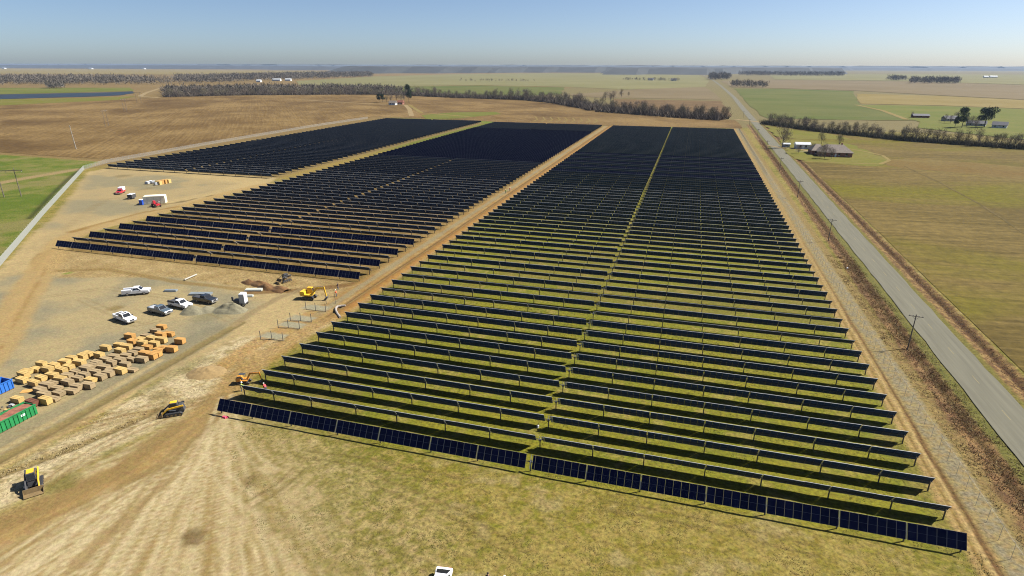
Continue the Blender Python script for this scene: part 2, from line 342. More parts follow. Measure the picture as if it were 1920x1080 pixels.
def ground_mat():
    m = bpy.data.materials.new('soil_and_grass'); m.use_nodes = True; nt = m.node_tree; N = nt.nodes; L = nt.links; b = N['Principled BSDF']
    b.inputs['Roughness'].default_value = 0.95; b.inputs['Specular IOR Level'].default_value = 0.15
    a = N.new('ShaderNodeAttribute'); a.attribute_name = 'soil'
    tc = N.new('ShaderNodeTexCoord')
    def nz(sc, d):
        t = N.new('ShaderNodeTexNoise'); t.inputs['Scale'].default_value = sc; t.inputs['Detail'].default_value = d; t.inputs['Roughness'].default_value = 0.7; L.new(tc.outputs['Object'], t.inputs['Vector']); return t.outputs[0]
    f1, f2 = nz(2.0, 6), nz(0.9, 4)
    r1 = N.new('ShaderNodeMapRange'); r1.inputs[1].default_value = 0.35; r1.inputs[2].default_value = 0.65; r1.inputs[3].default_value = 0.50; r1.inputs[4].default_value = 1.50; L.new(f1, r1.inputs[0])
    mu = N.new('ShaderNodeMix'); mu.data_type = 'RGBA'; mu.blend_type = 'MULTIPLY'; mu.inputs[0].default_value = 1
    L.new(a.outputs['Alpha'], mu.inputs[0]); L.new(a.outputs['Color'], mu.inputs[6]); L.new(r1.outputs[0], mu.inputs[7])
    r2 = N.new('ShaderNodeMapRange'); r2.inputs[1].default_value = 0.35; r2.inputs[2].default_value = 0.65; r2.inputs[3].default_value = 0.488; r2.inputs[4].default_value = 0.512; L.new(f2, r2.inputs[0])
    hs = N.new('ShaderNodeHueSaturation'); L.new(r2.outputs[0], hs.inputs['Hue']); L.new(mu.outputs[2], hs.inputs['Color']); hs.inputs['Saturation'].default_value = 1.0
    L.new(hs.outputs[0], b.inputs['Base Color'])
    bp = N.new('ShaderNodeBump'); bp.inputs['Strength'].default_value = 0.55; bp.inputs['Distance'].default_value = 0.12; L.new(f1, bp.inputs['Height']); L.new(bp.outputs[0], b.inputs['Normal'])
    return m
me.materials.append(ground_mat())
struct(obj('ground', me))

# ------------------------------------------------------------------ fields beyond the site
def edge_jit(pts, step, amp, seed):
    out = []
    n = len(pts)
    for i in range(n):
        a, b = Vector(pts[i]), Vector(pts[(i+1) % n]); L = (b-a).length; k = max(1, min(120, int(L/step)))
        nrm = Vector((-(b-a).y, (b-a).x))/max(L, 1e-6)
        for j in range(k):
            p = a.lerp(b, j/k); w = amp*(vnoise(np.array([p.x/step*0.7]), np.array([p.y/step*0.7]), seed)[0]-0.5)*2 if j else 0
            out.append(p+nrm*w)
    return out
def field_mat(name, ca, cb, rows=None, rowdir=0.0, sc=0.02, rough_amt=0.3, cc=None):
    m = bpy.data.materials.new(name); m.use_nodes = True; nt = m.node_tree; N = nt.nodes; L = nt.links; b = N['Principled BSDF']
    b.inputs['Roughness'].default_value = 0.95; b.inputs['Specular IOR Level'].default_value = 0.1
    tc = N.new('ShaderNodeTexCoord')
    mp = N.new('ShaderNodeMapping'); mp.inputs['Rotation'].default_value = (0, 0, rowdir); L.new(tc.outputs['Object'], mp.inputs[0])
    n0 = N.new('ShaderNodeTexNoise'); n0.inputs['Scale'].default_value = sc; n0.inputs['Detail'].default_value = 8; n0.inputs['Roughness'].default_value = 0.68; L.new(mp.outputs[0], n0.inputs['Vector'])
    mp2 = N.new('ShaderNodeMapping'); mp2.inputs['Scale'].default_value = (0.012, 0.5, 1); L.new(mp.outputs[0], mp2.inputs[0])
    n1 = N.new('ShaderNodeTexNoise'); n1.inputs['Scale'].default_value = 1.0; n1.inputs['Detail'].default_value = 5; n1.inputs['Roughness'].default_value = 0.7; L.new(mp2.outputs[0], n1.inputs['Vector'])
    n2 = N.new('ShaderNodeTexNoise'); n2.inputs['Scale'].default_value = 0.35; n2.inputs['Detail'].default_value = 5; n2.inputs['Roughness'].default_value = 0.75; L.new(tc.outputs['Object'], n2.inputs['Vector'])
    ad = N.new('ShaderNodeMath'); ad.operation = 'MULTIPLY_ADD'; ad.inputs[1].default_value = (rows or 0.0); L.new(n1.outputs[0], ad.inputs[0]); L.new(n0.outputs[0], ad.inputs[2])
    rg = N.new('ShaderNodeMapRange'); rg.inputs[1].default_value = 0.36+0.5*(rows or 0); rg.inputs[2].default_value = 0.64+0.5*(rows or 0); L.new(ad.outputs[0], rg.inputs[0])
    mx = N.new('ShaderNodeMix'); mx.data_type = 'RGBA'; mx.inputs[6].default_value = (*S(*ca), 1); mx.inputs[7].default_value = (*S(*cb), 1); L.new(rg.outputs[0], mx.inputs[0])
    if cc:
        n5 = N.new('ShaderNodeTexNoise'); n5.inputs['Scale'].default_value = sc*0.8; n5.inputs['Detail'].default_value = 7; n5.inputs['Roughness'].default_value = 0.65; n5.inputs['Distortion'].default_value = 0.6
        mo = N.new('ShaderNodeMapping'); mo.inputs['Location'].default_value = (530, 210, 0); mo.inputs['Scale'].default_value = (0.7, 1.3, 1); L.new(mp.outputs[0], mo.inputs[0]); L.new(mo.outputs[0], n5.inputs['Vector'])
        r5 = N.new('ShaderNodeMapRange'); r5.inputs[1].default_value = 0.48; r5.inputs[2].default_value = 0.66; r5.inputs[4].default_value = 0.9; L.new(n5.outputs[0], r5.inputs[0])
        m5 = N.new('ShaderNodeMix'); m5.data_type = 'RGBA'; m5.inputs[7].default_value = (*S(*cc), 1); L.new(r5.outputs[0], m5.inputs[0]); L.new(mx.outputs[2], m5.inputs[6]); mx = m5
    r3 = N.new('ShaderNodeMapRange'); r3.inputs[1].default_value = 0.3; r3.inputs[2].default_value = 0.7; r3.inputs[3].default_value = 1-rough_amt; r3.inputs[4].default_value = 1+rough_amt; L.new(n2.outputs[0], r3.inputs[0])
    mu = N.new('ShaderNodeMix'); mu.data_type = 'RGBA'; mu.blend_type = 'MULTIPLY'; mu.inputs[0].default_value = 1; L.new(mx.outputs[2], mu.inputs[6]); L.new(r3.outputs[0], mu.inputs[7])
    L.new(mu.outputs[2], b.inputs['Base Color'])
    return m
FM = dict(stubble=field_mat('stubble', (132, 104, 60), (174, 144, 92), 0.6, 0.9, 0.012, 0.42, (116, 90, 52)),
          stubble2=field_mat('stubble_dark', (128, 102, 66), (150, 122, 82), 0.5, 0.15, 0.02, 0.25),
          olive=field_mat('olive_crop', (118, 100, 46), (148, 126, 68), 1.5, -0.13, 0.014, 0.36, (132, 124, 26)),
          moss=field_mat('moss_green', (116, 122, 56), (134, 134, 72), 0.5, 0.0, 0.008, 0.16, (104, 120, 44)),
          green=field_mat('bright_green', (120, 132, 48), (144, 142, 68), 0.3, 0.0, 0.01, 0.15),
          lime=field_mat('lime_grass', (136, 136, 46), (150, 140, 68), 0.3, 0.0, 0.03, 0.2),
          gold=field_mat('gold_straw', (162, 142, 78), (176, 156, 96), 0.3, 0.0, 0.01, 0.12),
          dun=field_mat('dun_field', (146, 128, 92), (160, 142, 106), 0.4, 0.0, 0.004, 0.1),
          pale=field_mat('pale_field', (150, 146, 94), (166, 158, 108), 0.4, 0.0, 0.004, 0.1),
          rust=field_mat('rust_stubble', (140, 112, 54), (150, 130, 72), 0.4, 0.0, 0.03, 0.25),
          olive_dark=field_mat('worn_line', (112, 98, 52), (140, 120, 72), 0.0, 0.0, 0.1, 0.3),
          track=field_mat('dirt_track', (182, 158, 112), (196, 172, 128), 0.0, 0.0, 0.1, 0.15))
def field(name, pix, mt, z, step=25, amp=2.5, world_pts=False, seed=1):
    pts = pix if world_pts else PL(pix)
    ring = edge_jit(pts, step, amp, seed)
    bm = bmesh.new(); vsx = [bm.verts.new((p.x, p.y, z)) for p in ring]
    f = bm.faces.new(vsx); f.normal_update()
    if f.normal.z < 0: f.normal_flip()
    bmesh.ops.triangulate(bm, faces=bm.faces[:])
    me = bpy.data.meshes.new(name); bm.to_mesh(me); bm.free(); me.materials.append(FM[mt])
    return struct(obj(name, me))
def lane(name, pix, w, mt, z, world_pts=False, jit=0.3):
    pts = [Vector(p) for p in (pix if world_pts else PL(pix))]
    fine = []
    for a, b in zip(pts[:-1], pts[1:]):
        k = max(1, min(90, int((b-a).length/5))); fine += [a.lerp(b, i/k) for i in range(k)]
    fine.append(pts[-1]); L_, R_ = [], []
    for i, p in enumerate(fine):
        d = (fine[min(i+1, len(fine)-1)]-fine[max(i-1, 0)]).normalized(); nrm = Vector((-d.y, d.x))
        j = random.uniform(-jit, jit); L_.append(p+nrm*(w/2+j)); R_.append(p-nrm*(w/2+random.uniform(-jit, jit)))
    b = MB(); n = len(fine)
    b.add([(p.x, p.y, z) for p in L_]+[(p.x, p.y, z) for p in R_], [(i+n, i+1+n, i+1, i) for i in range(n-1)], mt if not isinstance(mt, str) else FM[mt])
    return struct(b.build(name))

field('field', [(-500, 235), (0, 198), (230, 187), (320, 181), (700, 176.5), (870, 183), (1000, 187), (1060, 193), (1130, 204), (1250, 217), (1378, 225.5), (1392, 241), (1255, 238.2), (1128, 235.8), (1000, 232), (880, 226), (770, 221), (700, 219), (600, 234), (400, 267), (262, 292), (210, 299), (100, 293), (0, 285.5), (-500, 300)], 'stubble', 0.10, 30, 2.5)
field('field', [(-900, 172), (0, 165), (245, 164.5), (250, 171), (0, 177), (-900, 190)], 'green', 0.25, 60, 4)
field('field', [(-900, 196), (0, 186.5), (150, 184), (255, 180.5), (222, 187.5), (0, 198), (-900, 215)], 'lime', 0.2, 60, 3)
field('field', [(-900, 132), (0, 128.5), (420, 131.5), (640, 134), (560, 138.5), (330, 140), (0, 138.5), (-900, 150)], 'gold', 0.6, 200, 8)
field('field', [(555, 152), (700, 143.5), (860, 139), (1000, 137.5), (1130, 137.5), (1310, 141), (1330, 150), (1322, 163), (1180, 168), (1060, 163), (900, 160), (700, 162), (560, 160)], 'pale', 0.4, 120, 5)
field('field', [(1190, 168), (1320, 163), (1340, 175), (1352, 188), (1290, 186), (1130, 184), (1060, 178)], 'dun', 0.35, 60, 4)
field('field', [(1150, 186), (1352, 190), (1372, 219), (1250, 214), (1150, 203)], 'stubble2', 0.30, 40, 3)
field('field', [(700, 163), (900, 160.5), (1060, 164), (1050, 178), (950, 180), (830, 178), (700, 172)], 'moss', 0.35, 60, 4)
field('field', [(1376, 166), (1450, 166.5), (1600, 171), (1612, 196), (1660, 208), (1720, 226), (1640, 226), (1440, 222), (1424, 216)], 'moss', 0.30, 50, 3)
field('field', [(1612, 197), (1760, 199), (1920, 205), (2300, 225), (2300, 270), (1920, 262), (1840, 254), (1720, 240), (1725, 229), (1662, 209)], 'green', 0.34, 50, 3)
field('field', [(1604, 176), (1760, 180), (1920, 188), (2300, 200), (2300, 224), (1920, 204), (1760, 198), (1614, 195)], 'gold', 0.36, 60, 4)
field('field', [(1352, 152), (1450, 150), (1700, 153), (1920, 160), (2400, 172), (2400, 199), (1920, 187), (1760, 179), (1600, 170), (1450, 165.5), (1372, 164)], 'dun', 0.45, 120, 6)
field('field', [(1445, 141), (1600, 139), (1920, 140), (2500, 150), (2500, 170), (1920, 159), (1700, 152), (1450, 149)], 'pale', 0.6, 200, 8)
# roadside crop field on the east
hed = [(1424, 232), (1530, 247), (1700, 265), (1920, 281), (2200, 300)]
HW = PL(hed)
field('field', [(63.2, 40), (63.4, 100), (65.6, 260), (67.0, 380), (70.0, 600)]+[(x+2, y-5) for x, y in HW]+[(700, 400), (700, 40)], "olive", 0.09, 30, 0.8, True)
field('lawn', [(1462, 262), (1500, 262), (1590, 270), (1640, 288), (1668, 302), (1640, 312), (1580, 308), (1510, 304), (1478, 290)], 'lime', 0.13, 6, 3)
field('lawn', [(1434, 236), (1500, 245), (1560, 252), (1600, 262), (1500, 261), (1455, 256)], 'lime', 0.13, 6, 3)
field('field', [(1640, 300), (1720, 296), (1830, 305), (1920, 314), (2000, 330), (1920, 338), (1800, 325), (1700, 318)], 'rust', 0.12, 7, 5)
lane('track', [(1695, 312), (1760, 342), (1840, 385), (1920, 438), (2000, 500)], 0.9, 'olive_dark', 0.15)
lane('track', [(1504, 303), (1580, 306), (1650, 308), (1668, 301), (1655, 292), (1620, 284), (1590, 279)], 2.2, 'gold', 0.17)
lane('track', [(1380, 224), (1424, 229), (1480, 238)], 7, 'track', 0.16)
lane('track', [(1700, 225), (1655, 208), (1605, 197)], 6, 'gold', 0.48)
lane('track', [(560, 187), (640, 192), (700, 195), (760, 197), (768, 205), (772, 218)], 6, 'track', 0.18)
lane('track', [(768, 197), (790, 212), (880, 219)], 5, 'gold', 0.19)
field('lawn', [(790, 216), (850, 211), (930, 210), (940, 214), (860, 222), (800, 224)], 'green', 0.16, 40, 3)
lane('track', [(300, 184), (262, 181), (275, 174), (300, 166)], 9, 'track', 0.3)
# curving furrow marks behind the arrays
for i in range(9):
    x0 = 1000+i*14
    lane('furrow', [(x0, 228+i*0.4), (x0+8, 224+i*0.4), (x0+4, 219+i*0.5)], 1.5, 'gold', 0.14)

water = mat('pond_water', (0.020, 0.026, 0.034), 0.45, spec=0.05, bump=0.05, scale=0.4)
b = MB(); ring = edge_jit(PL([(-900, 190), (0, 177.5), (120, 175), (205, 173.2), (250, 171.5), (252, 175), (225, 179), (150, 182), (0, 186), (-900, 205)]), 25, 5, 3)
b.quad([(p.x, p.y, 0.35) for p in ring], water); o = b.build('pond_water'); struct(o)
if o.data.polygons[0].normal.z < 0: o.data.flip_normals()
# asphalt road
asph = mat('asphalt', S(146, 142, 122), 0.9, var=0.16, scale=1.0, bump=0.06, spec=0.2, stretch=(1.4, 0.05, 1))
yel = mat('faded_yellow_paint', S(168, 152, 96), 0.8, var=0.15, scale=2)
def roadx(y): return 53.7+0.013*(y-100)+(0.000012*(y-600)*(y-600)*0 if y < 600 else 0)
RP = [(roadx(y), y) for y in (-60, 60, 100, 160, 220, 300, 380, 460, 560, 660, 780, 900)]+[(69, 1200), (70, 1900), (66, 2600), (40, 4200)]
lane('road', RP, 7.0, asph, 0.13, True, 0.16)
b = MB()
for y in np.arange(64, 330, 12.2):
    b.box(roadx(y)-0.06, roadx(y)+0.06, y, y+3.05, 0.132, 0.138, yel)
struct(b.build('road_marking'))
lane('driveway', [(1438, 273), (1462, 277), (1505, 281), (1530, 288)], 3.2, 'track', 0.20)
lane('driveway', [(1490, 283), (1520, 286)], 5, 'pale', 0.22)

# ------------------------------------------------------------------ solar tracker rows
alu = mat('aluminium_frame', (0.46, 0.47, 0.48), 0.5, 0.0)  # bright copy for module ends: sun catching the edge is put into the colour
aluf = mat('dull_frame', (0.12, 0.13, 0.15), 0.5, 0.0)  # end frame of far rows, its painted sun edge toned down
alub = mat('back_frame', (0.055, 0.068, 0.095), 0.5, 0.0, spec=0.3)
alud = mat('dimmed_frame', (0.050, 0.056, 0.078), 0.5, 0.0, spec=0.3)  # same frame painted dimmer, so only the module ends look sunlit
steel = mat('galvanised_steel', (0.36, 0.36, 0.35), 0.55, 0.5, var=0.15, scale=3)
dsteel = mat('weathered_pile', (0.10, 0.095, 0.09), 0.65, 0.4)
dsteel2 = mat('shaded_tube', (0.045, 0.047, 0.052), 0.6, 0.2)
cell = mat('silicon_cells', (0.0024, 0.0036, 0.0180), 0.14, spec=0.075, objvar=0.22)
cellfar = mat('silicon_cells_far', (0.0024, 0.0036, 0.0180), 0.14, spec=0.075)
gridl = mat('backsheet_gap', (0.04, 0.046, 0.07), 0.3, spec=0.2)
back = mat('module_back', (0.022, 0.050, 0.118), 0.5, spec=0.08, var=0.15, scale=0.4)
PITCH_M, GAP, DRIVE, CH, TUBE_Z = 1.01, 0.17, 1.33, 1.96, 1.55
SPANS = [6, 7, 8, 7, 8, 7, 7]
def module_geo(b, x, cm):
    """one framed module, x = its left edge, chord along y, glass at z 0.135, dark back at z 0.10"""
    w = 0.992; y0, y1 = -CH/2, CH/2; z1, z0 = 0.138, 0.090; m_, l_ = 0.026, 0.012
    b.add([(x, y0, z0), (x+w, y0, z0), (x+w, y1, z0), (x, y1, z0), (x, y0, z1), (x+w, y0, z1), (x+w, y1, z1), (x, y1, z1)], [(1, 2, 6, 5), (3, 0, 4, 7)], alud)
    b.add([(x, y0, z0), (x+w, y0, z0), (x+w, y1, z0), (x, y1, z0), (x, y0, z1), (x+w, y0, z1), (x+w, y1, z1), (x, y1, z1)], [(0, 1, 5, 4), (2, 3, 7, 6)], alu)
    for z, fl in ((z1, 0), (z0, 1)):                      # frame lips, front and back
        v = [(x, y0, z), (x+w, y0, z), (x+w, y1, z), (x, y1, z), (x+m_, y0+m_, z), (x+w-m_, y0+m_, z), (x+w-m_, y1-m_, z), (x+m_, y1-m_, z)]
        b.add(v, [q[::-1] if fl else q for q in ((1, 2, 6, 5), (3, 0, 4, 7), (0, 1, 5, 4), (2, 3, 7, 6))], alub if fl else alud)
    zc = z1-0.002
    b.add([(x+m_, y0+m_, zc), (x+w-m_, y0+m_, zc), (x+w-m_, -l_, zc), (x+m_, -l_, zc), (x+w-m_, l_, zc), (x+m_, l_, zc), (x+w-m_, y1-m_, zc), (x+m_, y1-m_, zc)], [(0, 1, 2, 3), (5, 4, 6, 7)], cm)
    b.add([(x+m_, -l_, zc), (x+w-m_, -l_, zc), (x+w-m_, l_, zc), (x+m_, l_, zc)], [(0, 1, 2, 3)], gridl)
    zb = z1-0.010
    b.add([(x+m_, y0+m_, zb), (x+w-m_, y0+m_, zb), (x+w-m_, y1-m_, zb), (x+m_, y1-m_, zb)], [(3, 2, 1, 0)], back)
b = MB(); module_geo(b, 0, cell); ME_MOD = b.mesh('module')
ME_SPAN, ME_SPAN3 = {}, {}
for n in (6, 7, 8):
    b = MB()
    for i in range(n): module_geo(b, i*PITCH_M, cellfar)
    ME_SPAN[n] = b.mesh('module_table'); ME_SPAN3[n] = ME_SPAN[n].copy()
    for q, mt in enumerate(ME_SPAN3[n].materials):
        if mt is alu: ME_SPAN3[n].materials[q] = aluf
# positions along a row (x from 0)
mods, spans, posts, x = [], [], [0.25], 0.0
for half in (SPANS, SPANS[::-1]):
    for i, n in enumerate(half):
        spans.append((x, n)); mods += [x+j*PITCH_M for j in range(n)]
        x += n*PITCH_M-(PITCH_M-0.992)
        if i < 6: posts.append(x+GAP/2); x += GAP
    if half is SPANS: posts.append(x+DRIVE/2); x += DRIVE
ROWLEN = x; posts.append(ROWLEN-0.25)
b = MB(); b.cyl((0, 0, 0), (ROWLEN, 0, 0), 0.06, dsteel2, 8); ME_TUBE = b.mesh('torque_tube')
b = MB(); b.box(-0.075, 0.075, -0.05, -0.04, -0.6, TUBE_Z-0.08, dsteel); b.box(-0.075, 0.075, 0.04, 0.05, -0.6, TUBE_Z-0.08, dsteel); b.box(-0.006, 0.006, -0.04, 0.04, -0.6, TUBE_Z-0.08, dsteel)
b.box(-0.05, 0.05, -0.10, 0.10, TUBE_Z-0.08, TUBE_Z+0.09, steel); ME_POST = b.mesh('post')
b = MB(); b.cyl((-0.22, 0, -0.10), (0.22, 0, -0.10), 0.13, steel, 10); b.box(-0.12, 0.12, -0.28, 0.28, -0.22, -0.02, dsteel); b.box(0.30, 0.62, -0.95, 0.95, 0.09, 0.125, cellfar); b.box(0.28, 0.64, -0.97, 0.97, 0.07, 0.088, alu); ME_DRIVE = b.mesh('drive_motor')
b = MB(); b.box(-0.035, 0.035, -0.95, 0.95, 0.05, 0.11, steel); ME_RAIL = b.mesh('module_rail')
def whole_row():
    b = MB()
    for sx, n in spans:
        for i in range(n): module_geo(b, sx+i*PITCH_M, cellfar)
    b.cyl((0, 0, 0), (ROWLEN, 0, 0), 0.065, steel, 6)
    return b.mesh('tracker_row_far')
ME_FAR = None
b = MB()
for px in posts: b.box(px-0.075, px+0.075, -0.05, 0.05, -0.6, TUBE_Z-0.08, dsteel)
ME_POSTS = b.mesh('posts')
def tracker(x0, y, tilt, tier, label, group):
    t = thing('solar_tracker_row', label, 'solar tracker', (x0, y, 0), 0, group)
    rot = (R(tilt), 0, 0); c, s = math.cos(R(tilt)), math.sin(R(tilt))
    obj('torque_tube', ME_TUBE, t, (0, 0, TUBE_Z), rot)
    if tier == 1:
        for mx in mods: obj('module', ME_MOD, t, (mx, 0, TUBE_Z+random.uniform(-0.008, 0.008)), (R(tilt+random.uniform(-0.7, 0.7)), 0, 0))
    else:
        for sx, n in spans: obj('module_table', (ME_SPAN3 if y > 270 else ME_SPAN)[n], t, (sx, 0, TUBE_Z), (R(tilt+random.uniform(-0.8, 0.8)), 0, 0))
    if tier < 3:
        for px in posts: obj('post', ME_POST, t, (px, 0, 0))
        obj('drive_motor', ME_DRIVE, t, (posts[7], 0, TUBE_Z), rot)
        if tier == 1:
            for px in posts[1:-1]: obj('module_rail', ME_RAIL, t, (px, 0, TUBE_Z), rot)
    else: o = obj('post_line', ME_POSTS, t); o['kind'] = 'stuff'
    return t
TILT_A = {1: 58, 2: -55, 3: -60, 4: -61, 5: -61, 6: -61, 7: -61, 8: -62, 9: -61, 10: -61, 11: -44, 12: -57, 13: -44, 14: -54, 15: -42, 16: -57, 17: -41, 18: -55, 19: -38, 20: -54, 21: -39, 22: -52}
YA, PR = 66.62, 5.502
rr = random.Random(3)
for k in range(1, 92):
    y = YA+(k-1)*PR
    if k in TILT_A: tl = TILT_A[k]
    elif y < 300: tl = -54 if k % 2 == 0 else -44
    elif y < 390: tl = 50 if k % 3 == 0 else -52
    else: tl = -50
    tl += rr.uniform(-1, 1)
    tier = 1 if k <= 13 else (2 if y < 230 else 3)
    lab = ('nearest solar tracker row, navy modules tilted steeply towards the viewer' if k == 1 else
           'farthest solar tracker row of the roadside block, next to the tan stubble' if k == 91 else f'dark solar tracker row, {nth(k)} from the front of the roadside block')
    tracker(PX0, y, tl, tier, lab, 'solar tracker rows of the roadside block')
YB = 129.0
for k in range(1, 81):
    y = YB+(k-1)*PR
    if k <= 8: tl = 55 if k % 2 else -43
    elif k < 30: tl = -50 if k % 2 else -55
    elif y < 330: tl = -52
    elif y < 505: tl = 56
    else: tl = -46
    tl += rr.uniform(-1.2, 1.2)
    lab = ('front solar tracker row behind the works yard, its navy modules facing the viewer' if k == 1 else f'dark solar tracker row, {nth(k)} from the front of the middle block')
    tracker(-183.2, y, tl, 1 if k <= 7 else (2 if y < 215 else 3), lab, 'solar tracker rows of the middle block')
YC = 251.0
for k in range(1, 60):
    y = YC+(k-1)*PR
    tl = (-54 if k < 24 else -50)+rr.uniform(-2, 2)
    lab = f'dark solar tracker row, {nth(k)} from the front of the far left block'
    tracker(-302.5, y, tl, 3, lab, 'solar tracker rows of the far left block')

# ------------------------------------------------------------------ fences
zinc = mat('galvanised_wire', (0.34, 0.34, 0.32), 0.5, 0.2)
def fabric_mat(name, cover, col):
    m = bpy.data.materials.new(name); m.use_nodes = True; nt = m.node_tree; b = nt.nodes['Principled BSDF']
    b.inputs['Base Color'].default_value = (*col, 1); b.inputs['Roughness'].default_value = 0.5; b.inputs['Alpha'].default_value = cover
    return m
fabW, fabE = fabric_mat('chain_link_dense', 0.50, (0.40, 0.42, 0.42)), fabric_mat('chain_link', 0.02, (0.30, 0.31, 0.30))
b = MB(); b.cyl((0, 0, -0.4), (0, 0, 2.15), 0.022, zinc, 6); b.cyl((0, 0, 2.15), (0.22, 0, 2.45), 0.02, zinc, 5); ME_FP = b.mesh('post')
def fence(pts, step, fab, label, far_from=1e9):
    t = thing('chain_link_fence', label, 'fence'); V_ = [Vector(p) for p in pts]
    fb = MB(); rl = MB(); fp = MB(); nfar = 0
    for a, c in zip(V_[:-1], V_[1:]):
        L_ = (c-a).length; k = max(1, round(L_/step)); d = (c-a).normalized()
        for i in range(k):
            p = a.lerp(c, i/k); q = a.lerp(c, (i+1)/k)
            if p.length < far_from: obj('post', ME_FP, t, (p.x, p.y, 0), (0, 0, math.atan2(d.y, d.x)+math.pi/2))
            else: fp.cyl((p.x, p.y, -0.3), (p.x, p.y, 2.2), 0.05, zinc, 5); nfar += 1
        fb.quad([(a.x, a.y, 0.05), (c.x, c.y, 0.05), (c.x, c.y, 2.13), (a.x, a.y, 2.13)], fab)
        rl.cyl((a.x, a.y, 2.15), (c.x, c.y, 2.15), 0.008, zinc, 5)
    fb.build('wire_mesh', t); rl.build('top_rail', t)
    if nfar: o = fp.build('far_post', t); o['kind'] = 'stuff'
    return t
fence([(40.6, 40), (40.2, 70), (39.6, 120), (39.4, 300), (40.6, 580)], 3.05, fabE, 'thin chain-link fence on the gravel strip beside the asphalt road', 330)
fabM = fabric_mat('chain_link_mid', 0.20, (0.36, 0.37, 0.36))
fence(fenceW[:4], 3.05, fabW, 'silver chain-link fence between the green pasture and the works yard', 330)
fence(fenceW[3:], 4.0, fabM, 'thin grey fence between the far left block and the tan field', 330)
fence([(-329, 584), (-200, 588), (-70, 583), (40.6, 580)], 12, fabE, 'chain-link fence along the far end of the arrays', 10)

# ------------------------------------------------------------------ poles
wood = mat('creosote_wood', (0.12, 0.10, 0.082), 0.85, var=0.3, scale=2)
greyw = mat('weathered_grey_wood', (0.26, 0.24, 0.21), 0.85, var=0.2, scale=2)
porc = mat('porcelain', (0.3, 0.3, 0.3), 0.3)
def pole(px, py, h, label, rz=0.0, xy=None):
    x, y = xy or P(px, py); t = thing('utility_pole', label, 'utility pole', (x, y, 0), rz)
    MB().cyl((0, 0, -0.6), (0, 0, h), 0.13, wood, 10, 0.085).build('shaft', t)
    MB().box(-1.25, 1.25, -0.16, -0.05, h-0.45, h-0.32, wood).build('crossarm', t)
    MB().cyl((-0.6, -0.1, h-0.42), (0, -0.12, h-1.1), 0.025, dsteel, 5).cyl((0.6, -0.1, h-0.42), (0, -0.12, h-1.1), 0.025, dsteel, 5).build('brace', t)
    for ix in (-1.1, -0.5, 0.5, 1.1): MB().cyl((ix, -0.1, h-0.32), (ix, -0.1, h-0.12), 0.05, porc, 6).build('insulator', t)
for i, (x, y, l) in enumerate(((46.2, 125.5, 'nearest wooden utility pole with crossarm between the fence and the road'), (46.3, 206.9, 'second wooden utility pole along the road, counting from the viewer'), (47.0, 278, 'third wooden utility pole along the road, counting from the viewer'),
                               (47.9, 349, 'fourth wooden utility pole along the road, counting from the viewer'), (49.0, 430, 'fifth wooden utility pole along the road, opposite the driveway'), (50.2, 510, 'sixth wooden utility pole along the road, level with the far array rows'), (51.5, 610, 'seventh wooden utility pole along the road, just past the arrays'), (53.5, 720, 'eighth and farthest wooden utility pole along the road'))):
    pole(0, 0, 7.4, l, R(-8), (x, y))
def hframe(pa, pb, h, label):
    a, c = Vector(P(*pa)), Vector(P(*pb)); d = (c-a).normalized()*6.2; t = thing('h_frame_pole', label, 'utility pole', (a.x, a.y, 0), math.atan2(d.y, d.x))
    for q in (0, 6.2): MB().cyl((q, 0, -0.6), (q, 0, h+0.6), 0.20, wood, 8, 0.13).build('shaft', t)
    MB().box(-3.0, 9.2, -0.22, -0.04, h-0.5, h-0.25, wood).build('crossarm', t)
    for q in (-2.7, 3.1, 8.9): MB().cyl((q, -0.12, h-1.2), (q, -0.12, h-0.5), 0.08, porc, 6).build('insulator', t)
hframe((8, 370), (30, 369), 11.5, 'tall two-legged wooden power pole in the green pasture at the left edge')
hframe((198, 237), (208, 235), 14, 'two-legged wooden power pole in the tan field, nearest of the three there')
hframe((233, 210), (240, 209), 15, 'two-legged wooden power pole in the tan field, middle one of the three')
hframe((257, 193), (263, 193), 15, 'two-legged wooden power pole by the pond, farthest of the three')
x, y = P(143, 280); t = thing('utility_pole', 'pale single leaning pole standing alone in the tan field', 'utility pole', (x, y, 0)); t.rotation_euler = (0, R(-3), 0)
MB().cyl((0, 0, -0.6), (0, 0, 15.5), 0.26, greyw, 8, 0.16).build('shaft', t); MB().box(-0.7, 0.7, -0.1, 0.1, 14.6, 14.8, greyw).build('crossarm', t)

